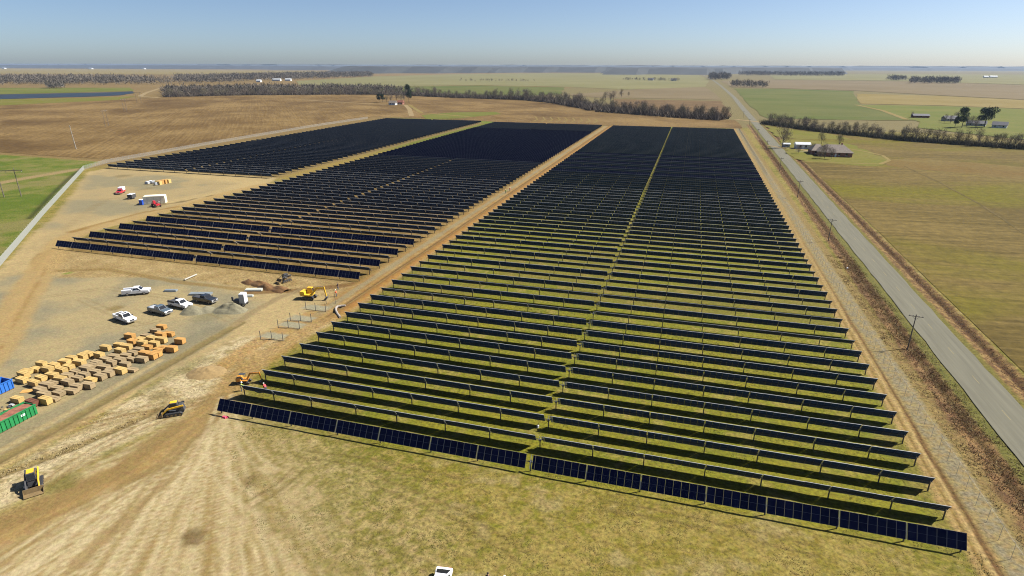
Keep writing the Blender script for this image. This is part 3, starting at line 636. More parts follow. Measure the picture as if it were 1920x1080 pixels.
# ------------------------------------------------------------------ trees
bark = mat('grey_bark', (0.085, 0.07, 0.058), 0.9, var=0.3, scale=1.5)
twig = mat('bare_twigs', (0.125, 0.098, 0.074), 0.95, objvar=0.25)
twig2 = mat('bare_twigs_olive', (0.13, 0.112, 0.066), 0.95, objvar=0.25)
needle = mat('pine_needles', (0.022, 0.040, 0.017), 0.9, objvar=0.2, var=0.5, scale=0.4)
brushm = mat('dry_brush', (0.13, 0.085, 0.05), 0.95, var=0.4, scale=0.15)
woodm = mat('winter_wood', (0.098, 0.082, 0.062), 0.95, var=0.35, scale=0.03)
woodfar = mat('far_wood', (0.022, 0.024, 0.024), 0.95, var=0.3, scale=0.01)
def slivers(n, rx, rz, zc, ln, wd, rnd, lobes, core=0.0):
    vs_, fs_ = [], []
    for _ in range(n):
        lx, ly, lz, lr = rnd.choice(lobes)
        while True:
            p = Vector((rnd.uniform(-1, 1), rnd.uniform(-1, 1), rnd.uniform(-1, 1)))
            if core < p.length < 1: break
        c = Vector((lx+p.x*lr*rx, ly+p.y*lr*rx, max(0.3, zc+lz+p.z*lr*rz)))
        d = (Vector((p.x, p.y, p.z*0.6+0.75))+Vector((rnd.gauss(0, .35), rnd.gauss(0, .35), rnd.gauss(0, .35)))).normalized()
        s_ = d.cross(Vector((rnd.gauss(0, 1), rnd.gauss(0, 1), rnd.gauss(0, 1)))).normalized()*wd*rnd.uniform(.6, 1.3)
        l_ = d*ln*rnd.uniform(.6, 1.4); o_ = len(vs_)
        vs_ += [c-s_, c+s_, c+l_]; fs_.append((o_, o_+1, o_+2))
    return vs_, fs_
def bare_tree_meshes(seed, h, mt, n=900):
    rnd = random.Random(seed); t = MB(); t.cyl((0, 0, -0.3), (0, 0, h*0.45), h*0.017, bark, 7, h*0.010)
    lobes = []
    for i in range(9):
        a = rnd.uniform(0, 6.28); r = rnd.uniform(0.05, 0.26)*h; z = rnd.uniform(0.28, 0.86)*h
        t.cyl((0, 0, h*rnd.uniform(.12, .4)), (math.cos(a)*r, math.sin(a)*r, z), h*0.009, bark, 5, h*0.003)
        lobes.append((math.cos(a)*r, math.sin(a)*r, z-h*0.55, rnd.uniform(0.35, 0.7)))
    lobes += [(0, 0, 0, 1.0), (0, 0, -.12*h, .9)]
    c = MB(); v, f = slivers(n, h*0.27, h*0.40, h*0.55, h*0.10, h*0.0052, rnd, lobes); c.add(v, f, mt)
    return t.mesh('trunk'), c.mesh('crown')
BARE = [bare_tree_meshes(i, 11+i % 3, twig if i % 3 else twig2) for i in range(7)]
def pine_meshes(seed, h):
    rnd = random.Random(seed); t = MB(); t.cyl((0, 0, -0.3), (0, 0, h*0.95), h*0.02, bark, 7, h*0.005)
    lobes = [(rnd.gauss(0, .07)*h, rnd.gauss(0, .07)*h, rnd.uniform(-.22, .30)*h, rnd.uniform(.4, .75)) for _ in range(9)]
    v, f = slivers(2600, h*0.27, h*0.22, h*0.58, h*0.045, h*0.014, rnd, lobes, 0.35); c = MB(); c.add(v, f, needle)
    return t.mesh('trunk'), c.mesh('crown')
PINE = [pine_meshes(50+i, 14) for i in range(3)]
def tree(xy, meshes, sc, label, group, name='bare_tree', rz=None, sz=None):
    t = thing(name, label, 'tree', (xy[0], xy[1], 0), random.uniform(0, 6.28) if rz is None else rz, group)
    t.scale = (sc, sc, sz or sc)
    obj('trunk', meshes[0], t); obj('crown', meshes[1], t)
    return t
def along(pts, n, spread):
    V_ = [Vector(p) for p in pts]; L_ = [(b_-a_).length for a_, b_ in zip(V_[:-1], V_[1:])]; tot = sum(L_); out = []
    for i in range(n):
        s_ = (i+random.uniform(.1, .9))/n*tot; k = 0
        while k < len(L_)-1 and s_ > L_[k]: s_ -= L_[k]; k += 1
        d = (V_[k+1]-V_[k]).normalized(); p = V_[k].lerp(V_[k+1], s_/L_[k])+Vector((-d.y, d.x))*random.uniform(0, spread)
        out.append((p.x, p.y))
    return out
def brush(name, pts, n, spread, h, label, mt=brushm, wd=0.16, ln=1.6):
    b = MB(); rnd = random.Random(len(pts)+n); vs_, fs_ = [], []
    for x, y in along(pts, n, spread):
        for _ in range(4):
            d = Vector((rnd.gauss(0, .5), rnd.gauss(0, .5), 1)).normalized(); s_ = d.cross(Vector((rnd.gauss(0, 1), rnd.gauss(0, 1), .1))).normalized()*wd
            c = Vector((x+rnd.gauss(0, .6), y+rnd.gauss(0, .6), -0.1)); o_ = len(vs_)
            vs_ += [c-s_, c+s_, c+d*h*rnd.uniform(.4, 1.2)]; fs_.append((o_, o_+1, o_+2))
    b.add(vs_, fs_, mt); o = b.build(name); return tag(o, label, 'brush', None, 'stuff')
# hedgerow east of the road
for k, (x, y) in enumerate(along([(HW[0][0]+6, HW[0][1]-4)]+HW[1:4]+[(HW[4][0], HW[4][1])], 84, 9)):
    tree((x, y), random.choice(BARE), random.uniform(.55, .98), f'bare grey-olive tree, {nth(k+1)} from the road in the hedgerow across it', 'hedgerow trees across the road')
brush('hedge_undergrowth', HW, 4200, 8, 5.0, 'low brown brush under the hedgerow across the road', twig2, 0.17)
# tree line behind the arrays
L1 = PL([(1368, 223), (1300, 219), (1220, 213), (1145, 207.5)])
for k, (x, y) in enumerate(along(L1, 46, 22)): tree((x, y), random.choice(BARE), random.uniform(.8, 1.35), f'bare brown tree, {nth(k+1)} from the road in the belt behind the roadside block', 'trees of the belt behind the arrays')
L2 = PL([(1130, 203), (1060, 192), (1000, 186.5), (860, 182), (780, 178)])
for k, (x, y) in enumerate(along(L2, 74, 30)): tree((x, y), random.choice(BARE), random.uniform(.9, 1.5), f'bare brown tree, {nth(k+1)} from the right in the belt curving behind the middle block', 'trees of the belt behind the arrays')
L3 = PL([(780, 178), (700, 176), (600, 176.5), (480, 177), (400, 178.5), (305, 181)])
for k, (x, y) in enumerate(along(L3, 96, 45)): tree((x, y), random.choice(BARE), random.uniform(.9, 1.45), f'bare brown tree, {nth(k+1)} from the right in the long belt beyond the tan field', 'trees of the belt behind the arrays')
brush('belt_undergrowth', L1+L2+L3, 9000, 30, 9.0, 'low brown brush filling the tree belt behind the arrays', twig, 0.30)
for k, (px, py, sc) in enumerate(((1178, 181, .8), (1165, 183, 1.1), (1150, 186, 1.2), (1144, 191, 1.3), (1135, 188, 1.3))): tree(P(px, py), random.choice(BARE), sc, f'bare tree, {nth(k+1)} from the tip of the spur off the belt behind the arrays', 'trees of the spur')
def wood_mass(name, ring, n, h, label, mt, seed, k=34):
    """a far wood: many crowns standing in one outline"""
    rnd = random.Random(seed); V_ = np.array(ring); lo, hi = V_.min(0), V_.max(0); b = MB(); vs_, fs_ = [], []; c = 0
    while c < n:
        cx = np.array([rnd.uniform(lo[0], hi[0])]); cy = np.array([rnd.uniform(lo[1], hi[1])])
        if sdpoly(cx, cy, ring)[0] < 0: continue
        c += 1; hh = h*rnd.uniform(.75, 1.15)
        v, f = slivers(k, hh*.30, hh*.45, hh*.52, hh*.26, hh*.035, rnd, [(0, 0, 0, 1)])
        o_ = len(vs_); vs_ += [(p.x+cx[0], p.y+cy[0], p.z) for p in v]; fs_ += [tuple(i+o_ for i in q) for q in f]
    b.add(vs_, fs_, mt); return tag(b.build(name), label, 'woods', None, 'stuff')
wood_mass('woodland', PL([(-700, 168), (0, 161), (300, 159.5), (330, 157.5), (250, 151), (0, 150), (-700, 155)]), 1900, 21, 'grey-brown winter wood beyond the pond', woodm, 11)
wood_mass('woodland', PL([(325, 158), (420, 156), (520, 151.5), (700, 145), (690, 140), (520, 143), (330, 150)]), 1500, 21, 'grey-brown winter wood behind the white barns', woodm, 12)
wood_mass('woodland', PL([(302, 181), (480, 177), (700, 175.5), (780, 177), (700, 171), (480, 170), (310, 174)]), 900, 15, 'dense bare growth inside the long tree belt', woodm, 13)
wood_mass('copse', PL([(1705, 157), (1795, 157.5), (1800, 154), (1706, 154)]), 170, 20, 'dense dark copse in the right-hand fields', woodm, 14)
wood_mass('copse', PL([(1662, 151.5), (1700, 152.5), (1698, 149.5), (1664, 149)]), 50, 20, 'small dark clump left of the dense copse', woodm, 15)
wood_mass('copse', PL([(1370, 164), (1400, 164.5), (1438, 165.5), (1440, 162), (1372, 160)]), 70, 16, 'bare clump right of the road in the middle distance', woodm, 16)
wood_mass('copse', PL([(1330, 150), (1365, 150), (1370, 147), (1330, 147)]), 90, 26, 'dark trees where the road meets the far woods', woodm, 17)
wood_mass('copse', PL([(90, 166.5), (120, 166.5), (120, 163), (90, 163)]), 60, 18, 'lone bare thicket beside the pond', woodm, 18)
wood_mass('copse', PL([(1165, 151), (1275, 153), (1275, 151), (1165, 149.5)]), 60, 11, 'scattered dark farm trees in the pale fields', woodm, 19)
wood_mass('copse', PL([(860, 153), (1010, 154), (1010, 152.5), (860, 151)]), 40, 9, 'broken line of shrubs across the pale field', woodm, 20)
wood_mass('copse', PL([(1385, 142), (1580, 143.5), (1582, 141.5), (1390, 140)]), 420, 24, 'straight belt of trees under the right horizon', woodm, 21)
# far forest: canopy slabs with uneven tops
def canopy(ring, h, seed, label, cell_=55.0):
    V_ = np.array(ring); lo, hi = V_.min(0), V_.max(0); nx_ = int(min(260, (hi[0]-lo[0])/cell_))+2; ny_ = int(min(60, (hi[1]-lo[1])/(cell_*3)))+2
    xs = np.linspace(lo[0], hi[0], nx_); ys = np.linspace(lo[1], hi[1], ny_); b = MB(); gxx, gyy = np.meshgrid(xs, ys)
    ins = sdpoly(gxx.ravel(), gyy.ravel(), ring).reshape(ny_, nx_) > 0
    hh = h*(0.75+0.5*fbm(gxx.ravel(), gyy.ravel(), 1/140.0, 3, seed)).reshape(ny_, nx_)
    zz = np.where(ins, hh, -3.0); v = [(gxx[j, i], gyy[j, i], zz[j, i]) for j in range(ny_) for i in range(nx_)]
    f = [(j*nx_+i, j*nx_+i+1, (j+1)*nx_+i+1, (j+1)*nx_+i) for j in range(ny_-1) for i in range(nx_-1) if ins[j:j+2, i:i+2].any()]
    b.add(v, f, woodfar); return tag(b.build('forest'), label, 'forest', None, 'stuff')
canopy(PL([(-600, 127), (0, 127.5), (420, 129.5), (650, 131.5), (650, 127), (0, 122.3), (-600, 119.5)]), 40, 5, 'hazy far forest under the left horizon')
canopy(PL([(640, 137.5), (860, 137.3), (1000, 136), (1140, 136), (1150, 139.5), (1330, 140), (1390, 138), (1580, 138.5), (1560, 130), (1000, 127), (660, 126)]), 40, 6, 'hazy blue forest under the middle horizon')
canopy(PL([(1380, 132), (1600, 132), (1920, 133), (2300, 136), (2300, 131), (1380, 128.6)]), 34, 7, 'thin blue forest line along the right horizon', 110)

canopy([(-24000, 13500), (24000, 13500), (26000, 16000), (-26000, 16000)], 62, 9, 'faint blue forest line closing the horizon', 190)

# ------------------------------------------------------------------ vehicles
tyre = mat('tyre_rubber', (0.018, 0.018, 0.018), 0.85); rim = mat('wheel_rim', (0.35, 0.35, 0.36), 0.35, 0.7); glass = mat('car_glass', (0.012, 0.014, 0.018), 0.08, spec=0.6)
blackp = mat('black_plastic', (0.025, 0.025, 0.027), 0.6); chrome = mat('chrome_bumper', (0.5, 0.5, 0.5), 0.25, 0.8); lampm = mat('lamp_lens', (0.6, 0.6, 0.58), 0.2); redlamp = mat('tail_lamp', (0.35, 0.02, 0.02), 0.3)
white = mat('white_paint', (0.72, 0.73, 0.75), 0.28, coat=0.4, var=0.06, scale=1.5); slate = mat('slate_blue_paint', (0.075, 0.10, 0.12), 0.28, coat=0.5); black = mat('black_paint', (0.015, 0.017, 0.02), 0.22, coat=0.5); redp = mat('red_paint', (0.42, 0.02, 0.035), 0.3, coat=0.4)
silver = mat('silver_liner', (0.33, 0.34, 0.36), 0.5); dark = mat('dark_steel', (0.045, 0.045, 0.048), 0.6); yellow = mat('machine_yellow', (0.62, 0.36, 0.02), 0.5, var=0.15, scale=2); orange = mat('machine_orange', (0.55, 0.23, 0.03), 0.5, var=0.15, scale=2)
mud = mat('dried_mud', S(168, 140, 92), 0.95, var=0.25, scale=3); grey = mat('grey_enclosure', (0.30, 0.31, 0.32), 0.55, var=0.1, scale=2); cream = mat('cream_panel', (0.66, 0.62, 0.48), 0.6, var=0.06, scale=1); blue = mat('blue_plastic', (0.012, 0.06, 0.36), 0.45, var=0.1, scale=2)
def wheel(t, x, y, r=0.40, w=0.28):
    s_ = 1 if y > 0 else -1; hub = MB().cyl((0, -w*.32, 0), (0, w*.32, 0), r*.62, rim, 12); 
    o = bpy.data.objects.new('wheel', None); COL.objects.link(o); o.parent = t; o.location = (x, y, r)
    ty = MB(); n = 16; prof = [(r*.62, -w/2), (r*.93, -w/2), (r, -w*.32), (r, w*.32), (r*.93, w/2), (r*.62, w/2)]; v = []; f = []
    for i in range(n):
        a = 2*math.pi*i/n
        v += [(math.cos(a)*q, h_, math.sin(a)*q) for q, h_ in prof]
    k = len(prof)
    for i in range(n):
        for j in range(k): f.append((i*k+j, i*k+(j+1) % k, ((i+1) % n)*k+(j+1) % k, ((i+1) % n)*k+j))
    ty.add(v, f, tyre); ty.build('tyre', o, True); hub.build('rim', o)
def frustum_window(b, quad, shrink, out, mt):
    q = [Vector(p) for p in quad]; c = sum(q, Vector())/4; nrm = (q[1]-q[0]).cross(q[3]-q[0]).normalized()*out
    b.quad([c+(p-c)*shrink+nrm for p in q], mt)
def pickup(name, xy, heading, paint, label, bed='open', cap=None, rack=False, sunroof=False):
    """crew cab pickup, local +x is forward"""
    t = thing(name, label, 'pickup truck', (xy[0], xy[1], 0.0), heading, 'vehicles parked on the site'); L_, W = 5.9, 1.98
    b = MB(); b.prism([(-2.95, .52), (2.80, .50), (2.98, .68), (2.98, .98), (2.88, 1.12), (1.32, 1.24), (-.62, 1.24), (-.62, 1.22), (-2.95, 1.20)], -W/2, W/2, paint)
    b.build('body', t, bevel=0.05)
    cb = MB(); x0, x1, z0, z1 = -.68, 1.42, 1.21, 1.92; cb.box(x0, x1, -.93, .93, z0, z1, paint, .20, .72, .15); cb.build('cab', t, bevel=0.04)
    A = lambda x, y, z: (x, y, z)
    ws = [A(x1, .93, z0), A(x1, -.93, z0), A(x1-.72, -.78, z1), A(x1-.72, .78, z1)]; w = MB(); frustum_window(w, ws[::-1], .86, .012, glass); w.build('windscreen', t)
    rw = [A(x0, -.93, z0), A(x0, .93, z0), A(x0+.20, .78, z1), A(x0+.20, -.78, z1)]; w = MB(); frustum_window(w, rw[::-1], .80, .012, glass); w.build('rear_window', t)
    for sg in (-1, 1):
        for a0, a1 in ((.08, .50), (.54, .90)):
            lo0, lo1 = x0+(x1-x0)*a0, x0+(x1-x0)*min(a1, .88); up0, up1 = x0+.2+(x1-x0-.92)*a0, x0+.2+(x1-x0-.92)*a1
            qd = [A(lo0, sg*.93, z0+.08), A(lo1, sg*.93, z0+.08), A(up1, sg*.80, z1-.09), A(up0, sg*.80, z1-.09)]
            w = MB(); frustum_window(w, qd if sg < 0 else qd[::-1], .96, .02, glass); w.build('side_window', t)
        MB().box(1.05, 1.25, sg*1.0-(.02 if sg > 0 else .22), sg*1.0+(.22 if sg > 0 else .02), 1.22, 1.42, blackp).build('mirror', t)
        MB().box(2.90, 3.0, sg*.62-.22, sg*.62+.22, .80, 1.0, lampm).build('headlight', t)
        MB().box(-2.985, -2.90, sg*.88-.08, sg*.88+.08, .82, 1.14, redlamp).build('tail_light', t)
        for wx in (1.86, -1.80): wheel(t, wx, sg*.86)
    MB().box(2.93, 3.03, -.42, .42, .74, 1.02, blackp).build('grille', t)
    MB().box(2.92, 3.08, -.96, .96, .46, .68, chrome).build('front_bumper', t); MB().box(-3.10, -2.95, -.9, .9, .48, .66, chrome).build('rear_bumper', t)
    if bed == 'open':
        MB().box(-2.86, -.80, -.80, .80, 1.19, 1.225, dark if paint is not slate else silver).build('bed_floor', t)
        r_ = MB(); r_.box(-2.95, -.72, -.99, -.83, 1.20, 1.34, paint); r_.box(-2.95, -.72, .83, .99, 1.20, 1.34, paint); r_.box(-2.95, -2.86, -.83, .83, 1.20, 1.34, paint); r_.build('bed_rail', t)
    elif bed == 'cover': MB().box(-2.9, -.72, -.95, .95, 1.20, 1.30, cap, .05, .05, .04).build('bed_cover', t, bevel=.03)
    elif bed == 'flat':
        MB().box(-3.05, -.70, -1.08, 1.08, 1.16, 1.24, dark).build('flatbed', t)
        for q in (-.95, .95): MB().box(-2.7, -.8, q-.12, q+.12, 1.24, 1.62, dark).build('tool_box', t)
    elif bed == 'box': MB().box(-3.1, -.15, -1.02, 1.02, 1.25, 2.55, cap, .08, .02, .04).build('camper_box', t, bevel=.05)
    elif bed == 'service':
        for q in (-.86, .86): MB().box(-2.95, -.72, q-.18, q+.18, 1.18, 1.52, paint).build('tool_cabinet', t)
        MB().box(-2.86, -.80, -.66, .66, 1.19, 1.23, silver).build('bed_floor', t)
    if rack:
        rk = MB()
        for q in (-2.8, -1.8, -.8): rk.path([(q, -.9, 1.5), (q, -.9, 2.0), (q, .9, 2.0), (q, .9, 1.5)], .03, dark, 5)
        rk.build('ladder_rack', t)
    if sunroof: MB().box(.0, .62, -.42, .42, 1.921, 1.935, glass).build('sunroof', t)
    return t
def head(a, b): (ax, ay), (bx, by) = P(*a), P(*b); return math.atan2(by-ay, bx-ax)
def mid(a, b): (ax, ay), (bx, by) = P(*a), P(*b); return ((ax+bx)/2, (ay+by)/2)
pickup('pickup_truck', (-126.9, 105.0), R(32), white, 'white crew-cab work truck with tool cabinets, hitched, farthest back of the parked trucks', 'service', rack=False)
pickup('pickup_truck', (-115.6, 91.4), R(-14), white, 'white pickup with dark sunroof parked nearest the stacked crates', 'open', sunroof=True)
pickup('pickup_truck', (-111.7, 97.1), R(-8), slate, 'slate grey-blue pickup parked beside the white flatbed truck', 'open')
pickup('pickup_truck', (-110.2, 101.4), R(-8), white, 'white crew-cab truck with dark flatbed, behind the slate pickup', 'flat')
pickup('pickup_truck', (-106.9, 105.6), R(-4), black, 'black pickup parked behind the grey gravel heap', 'open')
pickup('pickup_truck', (-237.2, 199.8), R(-60), redp, 'red truck with a white box on its back in the far yard', 'box', cap=white)
def sedan(label, xy, rz, paint):
    t = thing('parked_car', label, 'car', (xy[0], xy[1], 0), rz, 'vehicles parked on the site'); W = 1.84
    MB().prism([(-2.3, .45), (2.25, .40), (2.35, .62), (2.28, .80), (1.15, .98), (-1.65, 1.02), (-2.28, .95), (-2.36, .65)], -W/2, W/2, paint).build('body', t, bevel=.09)
    x0, x1, z0, z1 = -1.95, 1.15, .97, 1.44; MB().box(x0, x1, -.86, .86, z0, z1, paint, 1.05, .80, .16).build('cabin', t, bevel=.07)
    w = MB(); frustum_window(w, [(x0, -.86, z0), (x0, .86, z0), (x0+1.05, .70, z1), (x0+1.05, -.70, z1)][::-1], .88, .03, glass); w.build('rear_window', t)
    w = MB(); frustum_window(w, [(x1, .86, z0), (x1, -.86, z0), (x1-.80, -.70, z1), (x1-.80, .70, z1)][::-1], .88, .03, glass); w.build('windscreen', t)
    for sg in (-1, 1):
        w = MB(); qd = [(x0+.5, sg*.86, z0+.06), (x1-.35, sg*.86, z0+.06), (x1-.9, sg*.71, z1-.06), (x0+1.15, sg*.71, z1-.06)]; frustum_window(w, qd if sg < 0 else qd[::-1], .95, .03, glass); w.build('side_window', t)
        MB().box(-2.36, -2.25, sg*.62-.2, sg*.62+.2, .72, .88, redlamp).build('tail_light', t); MB().box(2.2, 2.33, sg*.62-.2, sg*.62+.2, .62, .76, lampm).build('headlight', t)
        for wx in (1.42, -1.40): wheel(t, wx, sg*.80, .33, .22)
cx, cy = P(832, 1067, .95)
sedan('white car cut off by the bottom edge, left of the two people', (cx+2.35*math.sin(R(8)), cy-1.95), R(-82), white)
# hitch behind the work truck
def machine(name, label, cat, xy, rz): return thing(name, label, cat, (xy[0], xy[1], 0.0), rz, 'construction machines')
def track_unit(t, sy, L_=2.6, h=.62, w=.40, mt=blackp):
    pr = [(-L_/2+.15, .02), (L_/2-.35, .02), (L_/2, .22), (L_/2, h*.62), (L_/2-.3, h), (-L_/2+.3, h), (-L_/2, h*.7), (-L_/2, .25)]
    o = MB().prism(pr, sy-w/2, sy+w/2, mt).build('track', t, bevel=.05)
    for q in np.linspace(-L_/2+.4, L_/2-.5, 4): MB().cyl((q, sy-w/2-.02, h*.38), (q, sy+w/2+.02, h*.38), h*.26, mud, 10).build('roller', o)
def track_loader(name, label, xy, rz, body, accent, lift=0.35, sc=1.0):
    t = machine(name, label, 'loader', xy, rz); t.scale = (sc,)*3
    for sy in (-.72, .72): track_unit(t, sy)
    MB().box(-1.45, .55, -.52, .52, .35, 1.25, body, .12, .05, .04).build('chassis', t, bevel=.06)
    MB().box(-1.62, -.72, -.55, .55, .62, 1.62, body, .22, .05, .06).build('engine_hood', t, bevel=.07)
    c = MB(); c.box(-.72, .58, -.48, .48, 1.22, 2.08, dark, .04, .22, .04); c.build('cab', t, bevel=.04)
    w = MB(); frustum_window(w, [(.58, -.48, 1.24), (.58, .48, 1.24), (.36, .44, 2.06), (.36, -.44, 2.06)], .84, .012, glass); w.build('windscreen', t)
    for sg in (-1, 1):
        w = MB(); qd = [(-.6, sg*.48, 1.3), (.5, sg*.48, 1.3), (.30, sg*.445, 2.0), (-.6, sg*.445, 2.0)]; frustum_window(w, qd if sg < 0 else qd[::-1], .88, .015, glass); w.build('side_window', t)
    MB().box(-.66, .30, -.36, .36, 2.085, 2.12, accent).build('roof_panel', t)
    for sg in (-1, 1):
        a = MB(); a.prism([(-1.55, 1.45), (-1.50, 1.70), (.75, 1.25+lift), (1.55, .55+lift), (1.50, .35+lift), (.70, 1.02+lift)], sg*.62-.07, sg*.62+.07, accent if sg > 0 else body); a.build('lift_arm', t, bevel=.02)
        MB().cyl((-.4, sg*.62, .9), (.6, sg*.62, 1.05+lift), .05, chrome, 6).build('lift_cylinder', t)
    bk = MB(); z = lift; bk.prism([(1.45, .70+z), (1.50, .02+z), (2.30, .0+z), (2.32, .06+z), (1.62, .14+z), (1.55, .72+z)], -.95, .95, mud)
    for sg in (-.95, .93): bk.prism([(1.47, .68+z), (1.50, .03+z), (2.28, .03+z)], sg, sg+.03, mud)
    bk.build('bucket', t)
    return t
track_loader('track_loader', 'dark compact track loader with yellow roof and muddy bucket at the left edge', (-79.6, 44.6), R(-38), dark, yellow, .05, 1.12)
track_loader('track_loader', 'compact track loader with yellow arms and muddy tracks beside the haul road', (-75.6, 64.2), R(215), dark, yellow, .12, 1.05)
track_loader('track_loader', 'muddy brown compact loader by the dark spoil heap before the middle block', (-97.6, 123.3), R(250), mud, dark, .5, 1.0)
def excavator(name, label, xy, rz, paint, sc, canopy_, boom):
    t = machine(name, label, 'excavator', xy, rz); t.scale = (sc,)*3
    for sy in (-.85, .85): track_unit(t, sy, 3.2, .75, .5)
    MB().box(-.9, .9, -.6, .6, .3, .85, dark).build('undercarriage', t); MB().cyl((0, 0, .85), (0, 0, 1.0), .7, dark, 14).build('turntable', t)
    MB().box(-1.7, 1.1, -1.1, 1.1, 1.0, 1.32, paint).build('platform', t, bevel=.05); MB().box(-1.85, -.55, -1.1, 1.1, 1.32, 2.05, paint, .12, .1, .05).build('engine_cover', t, bevel=.1)
    if canopy_:
        MB().box(-.9, .7, -.95, .15, 2.95, 3.05, dark).build('canopy_roof', t, bevel=.03)
        for px_, py_ in ((-.8, -.85), (-.8, .05), (.6, -.85), (.6, .05)): MB().cyl((px_, py_, 1.3), (px_, py_, 2.95), .04, dark, 6).build('canopy_post', t)
        MB().box(-.5, 0, -.7, -.1, 1.32, 1.95, blackp, 0, .35, 0).build('seat', t, bevel=.05)
    else:
        MB().box(-.5, 1.0, .15, 1.08, 1.32, 2.75, paint, .06, .2, .05).build('cab', t, bevel=.06)
        w = MB(); frustum_window(w, [(1.0, .15, 1.4), (1.0, 1.08, 1.4), (.80, 1.03, 2.7), (.80, .20, 2.7)], .85, .012, glass); w.build('windscreen', t)
        for sg in (1,):
            w = MB(); frustum_window(w, [(.95, 1.08, 1.6), (-.45, 1.08, 1.6), (-.40, 1.03, 2.65), (.80, 1.03, 2.65)], .86, .012, glass); w.build('side_window', t)
    (x1, z1), (x2, z2), (x3, z3) = boom
    def limb(nm, a, c, w0, w1, dpt):
        d = Vector((c[0]-a[0], c[1]-a[1])).normalized(); n_ = Vector((-d.y, d.x))
        MB().prism([(a[0]-n_.x*w0, a[1]-n_.y*w0), (c[0]-n_.x*w1, c[1]-n_.y*w1), (c[0]+n_.x*w1, c[1]+n_.y*w1), (a[0]+n_.x*w0, a[1]+n_.y*w0)], -dpt-.2, dpt-.2, paint).build(nm, t, bevel=.02)
    limb('lower_boom', (.9, 1.3), (x1, z1), .20, .24, .16); limb('upper_boom', (x1-.05, z1), (x2, z2), .24, .15, .14); limb('dipper_arm', (x2-.1, z2+.25), (x3, z3), .18, .11, .12)
    MB().cyl((1.1, -.2, 1.2), (x1*.9, -.2, z1*.82), .06, chrome, 6).build('hydraulic_cylinder', t); MB().cyl((x1, -.2, z1+.3), (x2-.1, -.2, z2+.35), .06, chrome, 6).build('hydraulic_cylinder', t)
    bk = MB(); bk.prism([(x3-.1, z3+.15), (x3+.25, z3-.05), (x3+.15, z3-.55), (x3-.25, z3-.75), (x3-.55, z3-.55), (x3-.2, z3-.5), (x3, z3-.3)], -.6, .2, dark); bk.build('bucket', t, bevel=.02)
    return t
excavator('excavator', 'yellow excavator with bent boom beside the steel frames', (-84.6, 114.6), R(8), yellow, 1.0, False, ((2.3, 2.9), (4.2, 3.1), (4.6, .9)))
excavator('mini_excavator', 'small orange excavator with dark canopy at the left end of the tracker rows', (-71.6, 75.8), R(22), orange, .66, True, ((1.9, 3.0), (4.3, 3.0), (4.6, 1.0)))
# white generator cabinet on a dark trailer
t = thing('generator_trailer', 'tall white and grey cabinet on a dark trailer by the gravel heap', 'trailer', (-97.6, 106.4, 0), R(15), 'vehicles parked on the site')
MB().box(-1.5, 1.5, -.85, .85, .5, .72, dark).build('trailer_frame', t); MB().box(.15, 1.45, -.8, .8, .72, 3.0, white, .02, .02, .02).build('cabinet', t, bevel=.03); MB().box(-1.35, .1, -.75, .75, .72, 1.45, dark, .05, .05, .05).build('tank', t, bevel=.08)
MB().box(-1.7, -1.3, -.6, -.3, 1.2, 2.2, dark).build('reel', t, bevel=.05); MB().cyl((-1.5, 0, .55), (-2.9, 0, .5), .05, dark, 6).build('tow_bar', t); MB().box(.18, 1.42, -.815, -.80, .8, 2.9, grey).build('side_panel', t)
for sg in (-.95, .95): wheel(t, .3, sg, .36, .22); wheel(t, 1.1, sg, .36, .22)
# far yard
t = thing('storage_container', 'long cream storage container with grey end in the far yard', 'container', (-206.6, 188.5, 0), R(33), 'far yard equipment')
MB().box(-4.0, 4.0, -1.6, 1.6, .1, 2.9, cream, 0, 0, 0).build('shell', t, bevel=.04); MB().prism([(-4.05, 2.9), (4.05, 2.9), (3.6, 3.25), (-3.6, 3.25)], -1.7, 1.7, cream).build('roof', t, bevel=.03); MB().box(-4.03, -4.0, -1.5, 1.5, .2, 2.8, grey).build('end_door', t)
for q in (-2.4, 0, 2.4): MB().box(q-.03, q+.03, -1.63, -1.6, .1, 2.9, grey).build('side_rib', t)
t = thing('portable_toilet', 'blue portable toilet with white roof beside the cream container', 'portable toilet', (-209.4, 184.4, 0), R(20))
MB().box(-.6, .6, -.6, .6, .08, 2.1, blue).build('cabin', t, bevel=.03); MB().box(-.66, .66, -.66, .66, 2.1, 2.32, white, .22, .22, .22).build('roof', t, bevel=.03); MB().box(-.42, .42, -.63, -.60, .2, 2.0, blue).build('door', t); MB().box(-.7, .7, -.7, .7, 0, .08, dark).build('base', t)
t = machine('telehandler', 'orange-red telescopic handler parked against the cream container', 'telehandler', (-201.3, 183.6), R(160))
MB().box(-2.0, 1.8, -.8, .8, .7, 1.3, redp).build('chassis', t, bevel=.06); MB().box(-.5, .8, .1, .95, 1.3, 2.5, redp, .05, .25, .05).build('cab', t, bevel=.05); MB().prism([(-2.1, 2.0), (3.4, .9), (3.4, 1.2), (-2.1, 2.4)], -.7, -.3, grey).build('boom', t, bevel=.03)
MB().box(3.3, 3.4, -1.0, .3, .3, 1.3, dark).build('fork_carriage', t); w = MB(); frustum_window(w, [(.8, .1, 1.35), (.8, .95, 1.35), (.55, .9, 2.45), (.55, .15, 2.45)], .85, .02, glass); w.build('windscreen', t)
for sg in (-1.0, 1.0): wheel(t, 1.2, sg, .55, .4); wheel(t, -1.4, sg, .55, .4)
t = thing('box_trailer', 'small dark trailer with white top left of the cream container', 'trailer', (-223.2, 192.6, 0), R(-70), 'far yard equipment')
